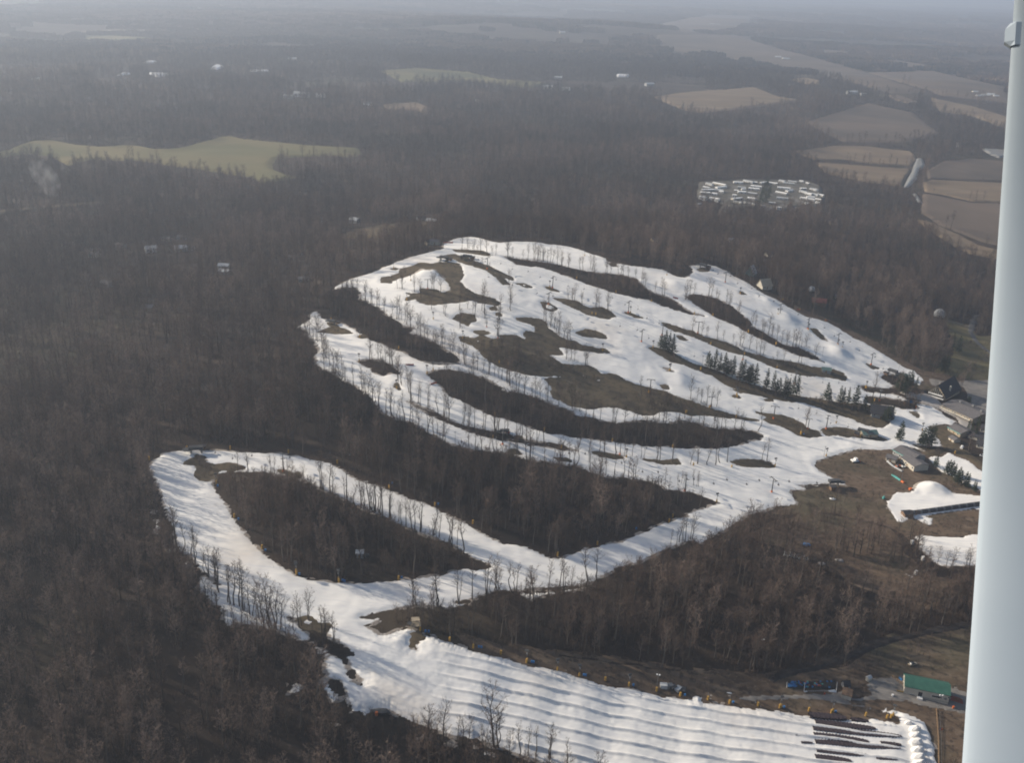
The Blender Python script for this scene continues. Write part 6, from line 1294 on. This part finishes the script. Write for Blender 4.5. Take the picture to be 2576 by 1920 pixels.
# ------------------------------------------------------------------ woods
HP = np.array(house_px)
def clear_of(x, y):
    """True where a wood tree may stand"""
    ok = (snowm.get(x, y) < -1.0)
    for k in ('r', 't', 'v', 'lot', 'pl', 'ap', 'lg', 'lg2'): ok &= opens[k].get(x, y) < 0
    og = opens['g'].get(x, y); ok &= (og < 0) | ((og > 1.5) & (fbm(x / 28, y / 28, 77, 3) > .12))
    keep_ = rng.random(len(x)) < .12
    for m in fieldm:
        ok &= m.get(x, y) < 0
        for f_ in (6, 12): ok &= (m.get(x * (1 + f_ / 300), y * (1 + f_ / 300)) < 0) | keep_  # trees thinned toward the camera so each field stays in view
    for m in beginner_masks: ok &= m.get(x, y) < 0
    rr_ = np.hypot(x, y)
    for m in pond_masks:      # trees left out on the camera side so each pond stays visible
        for f_ in (6, 12, 18): ok &= m.get(x * (1 + f_ / 300), y * (1 + f_ / 300)) < 0
    for hx, hy, hr in HP[HP[:, 2] < 400]:
        ok &= ((x - hx) ** 2 + (y - hy) ** 2 > hr ** 2)
        # keep the line of sight of each building fairly open: trees left out on its camera side
        ok &= ((x - hx * (1 - 9 / max(9, math.hypot(hx, hy)))) ** 2 + (y - hy * (1 - 9 / max(9, math.hypot(hx, hy)))) ** 2 > (hr * 1.1) ** 2)
    return ok
beginner_masks = [Mask([world_poly(p)], 2.0) for p in right_snow.values()]
road_masks = [Mask([rp], 2.0) for rp in road_polys]
loopm = Mask([world_poly(loop_road)], 2.0)
far_open = lambda x, y, r: (fbm(x / 420 + 3.1, y / 300, 41, 3) > 0.30) & (r > 2600)
def field_of_points(r0, r1, area, half=36.0):
    n = int((r1 ** 2 - r0 ** 2) / 2 * math.radians(2 * half) / area)
    r = np.sqrt(rng.uniform(r0 ** 2, r1 ** 2, n)); t = np.radians(rng.uniform(-half, half, n))
    return r * np.sin(t), r * np.cos(t)
X = []; Y = []; S = []
for r0, r1, area, sc in ((150, 700, 30, 1.0), (700, 1300, 36, 1.0), (1300, 2200, 62, 1.08), (2200, 3600, 120, 1.3)):
    x, y = field_of_points(r0, r1, area); X.append(x); Y.append(y); S.append(np.full(len(x), sc))
x = np.concatenate(X); y = np.concatenate(Y); s = np.concatenate(S); r = np.hypot(x, y)
ok = clear_of(x, y) & ~far_open(x, y, r)
for m in road_masks + [loopm]: ok &= m.get(x, y) < 1
ok &= patchm.get(x, y) < 0.5 
# beside the runs, tree heights are capped along the camera's sightline, keeping snow visible
zc = CAM_H - H(x, y); ux, uy = x / r, y / r; slope = zc / r
room = np.full(len(x), 60.0)
for dd in (58, 50, 42, 35, 29, 23, 18, 13, 9, 5, 2): room = np.where(snowm.get(x + ux * dd, y + uy * dd) > -.5, dd, room)
cap = np.where(room < 59, room * slope, 99.0)
# natural variation of stand density
ok &= rng.random(len(x)) < 0.80 + .6 * fbm(x / 55, y / 55, 61, 3)
x, y, s, cap = x[ok], y[ok], s[ok], cap[ok]
h = s * rng.uniform(.55, 1.18, len(x)) * (1 + .3 * fbm(x / 90, y / 90, 63, 3))
h = np.where(opens['g'].get(x, y) > 0, h * .5, h); thin_ = (opens['thin'].get(x, y) > 0) & (fbm(x / 25, y / 25, 88, 2) < .25); h = np.where(thin_, h * .33, h)
h = np.where(rng.random(len(h)) < .93, np.minimum(h, np.maximum(cap / 15.0, .12)), h)
# extra small trees in the woods between the runs, capped by the same sightline
tx, ty = field_of_points(320, 1250, 12, 30); tr = np.hypot(tx, ty); tsl = (CAM_H - H(tx, ty)) / tr; trm = np.full(len(tx), 60.0)
for dd in (58, 50, 42, 35, 29, 23, 18, 13, 9, 5, 2): trm = np.where(snowm.get(tx + tx / tr * dd, ty + ty / tr * dd) > -.5, dd, trm)
tk_ = (trm < 59) & clear_of(tx, ty)
for m in road_masks + [loopm]: tk_ &= m.get(tx, ty) < 1
tk_ &= rng.random(len(tx)) < .62 + .8 * fbm(tx / 30, ty / 30, 97, 3)
tx, ty = tx[tk_], ty[tk_]; thh = np.minimum(rng.uniform(.16, .5, len(tx)), np.maximum(.1, trm[tk_] * tsl[tk_] / 13.0))
x = np.concatenate([x, tx]); y = np.concatenate([y, ty]); h = np.concatenate([h, thh])
pts = np.stack([x, y, H(x, y)], 1)
if rest:
    rp = np.array([c[1] for c in rest]); rh = np.array([c[4] for c in rest]); pts = np.vstack([pts, rp]); h = np.concatenate([h, rh])
n = len(pts); rot = np.stack([rng.normal(0, .03, n), rng.normal(0, .03, n), rng.uniform(0, 6.28, n)], 1)
wd = h * rng.uniform(.85, 1.2, n); scl = np.stack([wd, wd, h], 1)
print('WOODS', n)
tone = fbm(pts[:, 0] / 130, pts[:, 1] / 170, 91, 4) * 2.4 + .55 * vnoise(pts[:, 0] / 17, pts[:, 1] / 17, 93) + rng.normal(0, .35, n)
_r = at('D', 1180, 140); tone = tone - 2.5 * np.exp(-(((pts[:, 0] - _r.x) / 1300) ** 2 + ((pts[:, 1] - _r.y) / 1000) ** 2))
kind_no = np.clip(np.round(tone + 1.0), 0, 2).astype(int) * 3 + rng.integers(0, 3, n)
scatter('woods', pts, rot, scl, kind_no, PC, 'brown leafless woods covering the hill and the country round it')
# brush on the open ground
bx_, by_ = field_of_points(300, 1200, 14, 34)
g_ = ((opens['r'].get(bx_, by_) > 1) | (opens['t'].get(bx_, by_) > 1) | (opens['g'].get(bx_, by_) > 1) | (opens['v'].get(bx_, by_) > 0) | (opens['lg'].get(bx_, by_) > 1)) & (snowm.get(bx_, by_) < -1) & (opens['ap'].get(bx_, by_) < 0) & (fbm(bx_ / 22, by_ / 22, 71, 3) > -.02)
for m in road_masks + [loopm] + beginner_masks: g_ &= m.get(bx_, by_) < 0
for hx, hy, hr in HP[HP[:, 2] < 400]: g_ &= ((bx_ - hx) ** 2 + (by_ - hy) ** 2 > hr ** 2)
bx_, by_ = bx_[g_], by_[g_]; n = len(bx_); hh = rng.uniform(.06, .22, n) ** 1.1
scatter('brush', np.stack([bx_, by_, H(bx_, by_)], 1), np.stack([np.zeros(n), np.zeros(n), rng.uniform(0, 6.28, n)], 1), np.stack([hh * 1.8, hh * 1.8, hh], 1), rng.integers(0, 9, n), PC, 'low leafless brush dotting the bare ground and grass islands')
# distant woods: clumps of canopy
DC = bpy.data.collections.new('distant_wood_kinds')
for k in range(4):
    v, f = [], []; rs = np.random.default_rng(900 + k)
    for q in range(60):
        cx, cy = rs.uniform(-24, 24, 2); hh = rs.uniform(12, 19); w = rs.uniform(3, 5.5)
        for z in range(4):
            a = rs.random() * 3.14; c, sn = math.cos(a) * w, math.sin(a) * w; i = len(v); zz = hh * .35
            v += [(cx - c * .5, cy - sn * .5, -2), (cx + c * .5, cy + sn * .5, -2), (cx + c, cy + sn, hh * .6), (cx + rs.normal(0, 1), cy + rs.normal(0, 1), hh + rs.normal(0, 1)), (cx - c, cy - sn, hh * .62)]; f.append((i, i + 1, i + 2, i + 3, i + 4))
    o = proto_obj([py_mesh('far', v, f, M[['twig_dark', 'twig', 'twig', 'twig_pale'][k]])], 'distant_kind_%d' % k); DC.objects.link(o)
x1, y1 = field_of_points(3500, 8500, 1900, 34); x2, y2 = field_of_points(8500, 18000, 7500, 33)
x = np.concatenate([x1, x2]); y = np.concatenate([y1, y2]); s = np.concatenate([np.full(len(x1), 1.1), np.full(len(x2), 1.9)]); r = np.hypot(x, y)
ok = fbm(x / 700 + 3.1, y / 500, 43, 3) < 0.12
for m in fieldm: ok &= m.get(x, y) < 0
for m in pond_masks:
    for f_ in (8, 16, 24): ok &= m.get(x * (1 + f_ / 300), y * (1 + f_ / 300)) < 0  # clumps left out toward the camera so far ponds show
x, y, s = x[ok], y[ok], s[ok]; n = len(x); print('FAR', n)
_r = at('D', 1180, 140); ridge_dark = np.exp(-(((x - _r.x) / 1300) ** 2 + ((y - _r.y) / 1000) ** 2))
zs = np.where(s > 1.5, 1.25, 1.05)
scatter('distant_woods', np.stack([x, y, H(x, y)], 1), np.stack([np.zeros(n), np.zeros(n), rng.uniform(0, 6.28, n)], 1), np.stack([s, s, zs * rng.uniform(.8, 1.15, n)], 1), np.clip(np.round(1.5 + 3.2 * fbm(x / 900, y / 700, 95, 3) - 2.5 * ridge_dark + rng.normal(0, .5, n)), 0, 3).astype(int), DC, 'far-off blue-grey woods between the distant fields')

# ------------------------------------------------------------------ haze
hz = MB().box(-46000, -46000, float(GZ.min()) - 3, 46000, 46000, CAM_H + 6)
hm = bpy.data.materials.new('haze'); hm.use_nodes = True; nt = hm.node_tree; nt.nodes.clear()
ou = nt.nodes.new('ShaderNodeOutputMaterial'); pv = nt.nodes.new('ShaderNodeVolumePrincipled'); pv.inputs['Color'].default_value = (.71, .81, .985, 1); pv.inputs['Density'].default_value = HAZE_DENSITY; pv.inputs['Anisotropy'].default_value = .35
nt.links.new(pv.outputs[0], ou.inputs['Volume'])
tag(hz.build('haze', hm), 'pale blue haze filling the air to the horizon', kind='stuff')
# chimney smoke at left
bm = bmesh.new(); bmesh.ops.create_icosphere(bm, subdivisions=3, radius=1)
for v in bm.verts:
    v.co.x += .5 * v.co.z * -1; v.co.x *= 1 + .25 * v.co.z
me = bpy.data.meshes.new('smoke'); bm.to_mesh(me); bm.free()
sm = bpy.data.materials.new('smoke'); sm.use_nodes = True; nt = sm.node_tree; nt.nodes.clear(); ou = nt.nodes.new('ShaderNodeOutputMaterial'); pv = nt.nodes.new('ShaderNodeVolumePrincipled'); pv.inputs['Color'].default_value = (.9, .9, .9, 1)
nz = nt.nodes.new('ShaderNodeTexNoise'); nz.inputs['Scale'].default_value = 2.2; tc = nt.nodes.new('ShaderNodeTexCoord'); nt.links.new(tc.outputs['Object'], nz.inputs['Vector'])
mr = nt.nodes.new('ShaderNodeMapRange'); mr.inputs[1].default_value = .42; mr.inputs[2].default_value = .7; mr.inputs[4].default_value = .022; nt.links.new(nz.outputs['Fac'], mr.inputs[0]); nt.links.new(mr.outputs[0], pv.inputs['Density']); nt.links.new(pv.outputs[0], ou.inputs['Volume'])
me.materials.append(sm); so = link('smoke', me); so.location = at('A', 305, 1240) + Vector((0, 0, 26)); so.scale = (16, 12, 24)
tag(so, 'thin white smoke rising from the woods at far left', kind='stuff')

# ------------------------------------------------------------------ aircraft strut close to the camera
def cam_pt(sx, sy, dist):
    d = rays([(sx, sy)])[0]; return Vector(d * dist) + Vector((0, 0, CAM_H))
DST = 1.5
top = cam_pt(2195 / .86025, 0, DST * 1.03); bot = cam_pt(2082 / .86025, 1920, DST)
ax = (top - bot).normalized(); view = ((top + bot) / 2 - Vector((0, 0, CAM_H))).normalized(); side = ax.cross(view).normalized()
if side.dot(cam_pt(2600, 900, 1) - cam_pt(2400, 900, 1)) < 0: side = -side
CH = .135; TH_ = .034
st = empty('wing_strut', bot); t2, b2 = top + ax * .45 - bot, -ax * .45
prof = []
for k in range(28):
    a = 2 * math.pi * k / 28; u = math.cos(a); v = math.sin(a); prof.append((CH / 2 * (1 - u), TH_ / 2 * v * (1 - .25 * (1 - u) / 2)))
m = MB(); pts = []
for e in (b2, t2):
    for u, v in prof: pts.append(e + side * u + side.cross(ax) * v)
n = len(prof); m.poly(pts, [(k, (k + 1) % n, n + (k + 1) % n, n + k) for k in range(n)] + [tuple(range(n)), tuple(range(2 * n - 1, n - 1, -1))])
o = m.build('strut_tube', M['strut'], st)
for p in o.data.polygons: p.use_smooth = len(p.vertices) == 4
g0 = cam_pt(2189 / .86025, 104 / .86025, DST * 1.03) - bot; g1 = cam_pt(2194 / .86025, 60 / .86025, DST * 1.03) - bot
g0 = ax * g0.dot(ax); g1 = ax * g1.dot(ax); off = top - bot; off = off - ax * off.dot(ax)
m = MB(); pts = []; nrm_ = side.cross(ax)
for e, ex in ((g0 - ax * .006, .001), (g0, .0085), (g1 - ax * .008, .0085), (g1, .003)):
    for u, v in ((-ex, -.25), (-ex, .25), (.004, .42), (.020, .30), (.020, -.30), (.004, -.42)): pts.append(e + side * u + nrm_ * v * TH_ * .7)
m.poly(pts, [(r_ * 6 + k, r_ * 6 + (k + 1) % 6, (r_ + 1) * 6 + (k + 1) % 6, (r_ + 1) * 6 + k) for r_ in range(3) for k in range(6)] + [tuple(range(5, -1, -1)), tuple(range(18, 24))])
m.build('strut_fitting', M['strut'], st)
tag(st, 'pale blue-white aircraft wing strut running down the right edge of the view', 'wing strut')
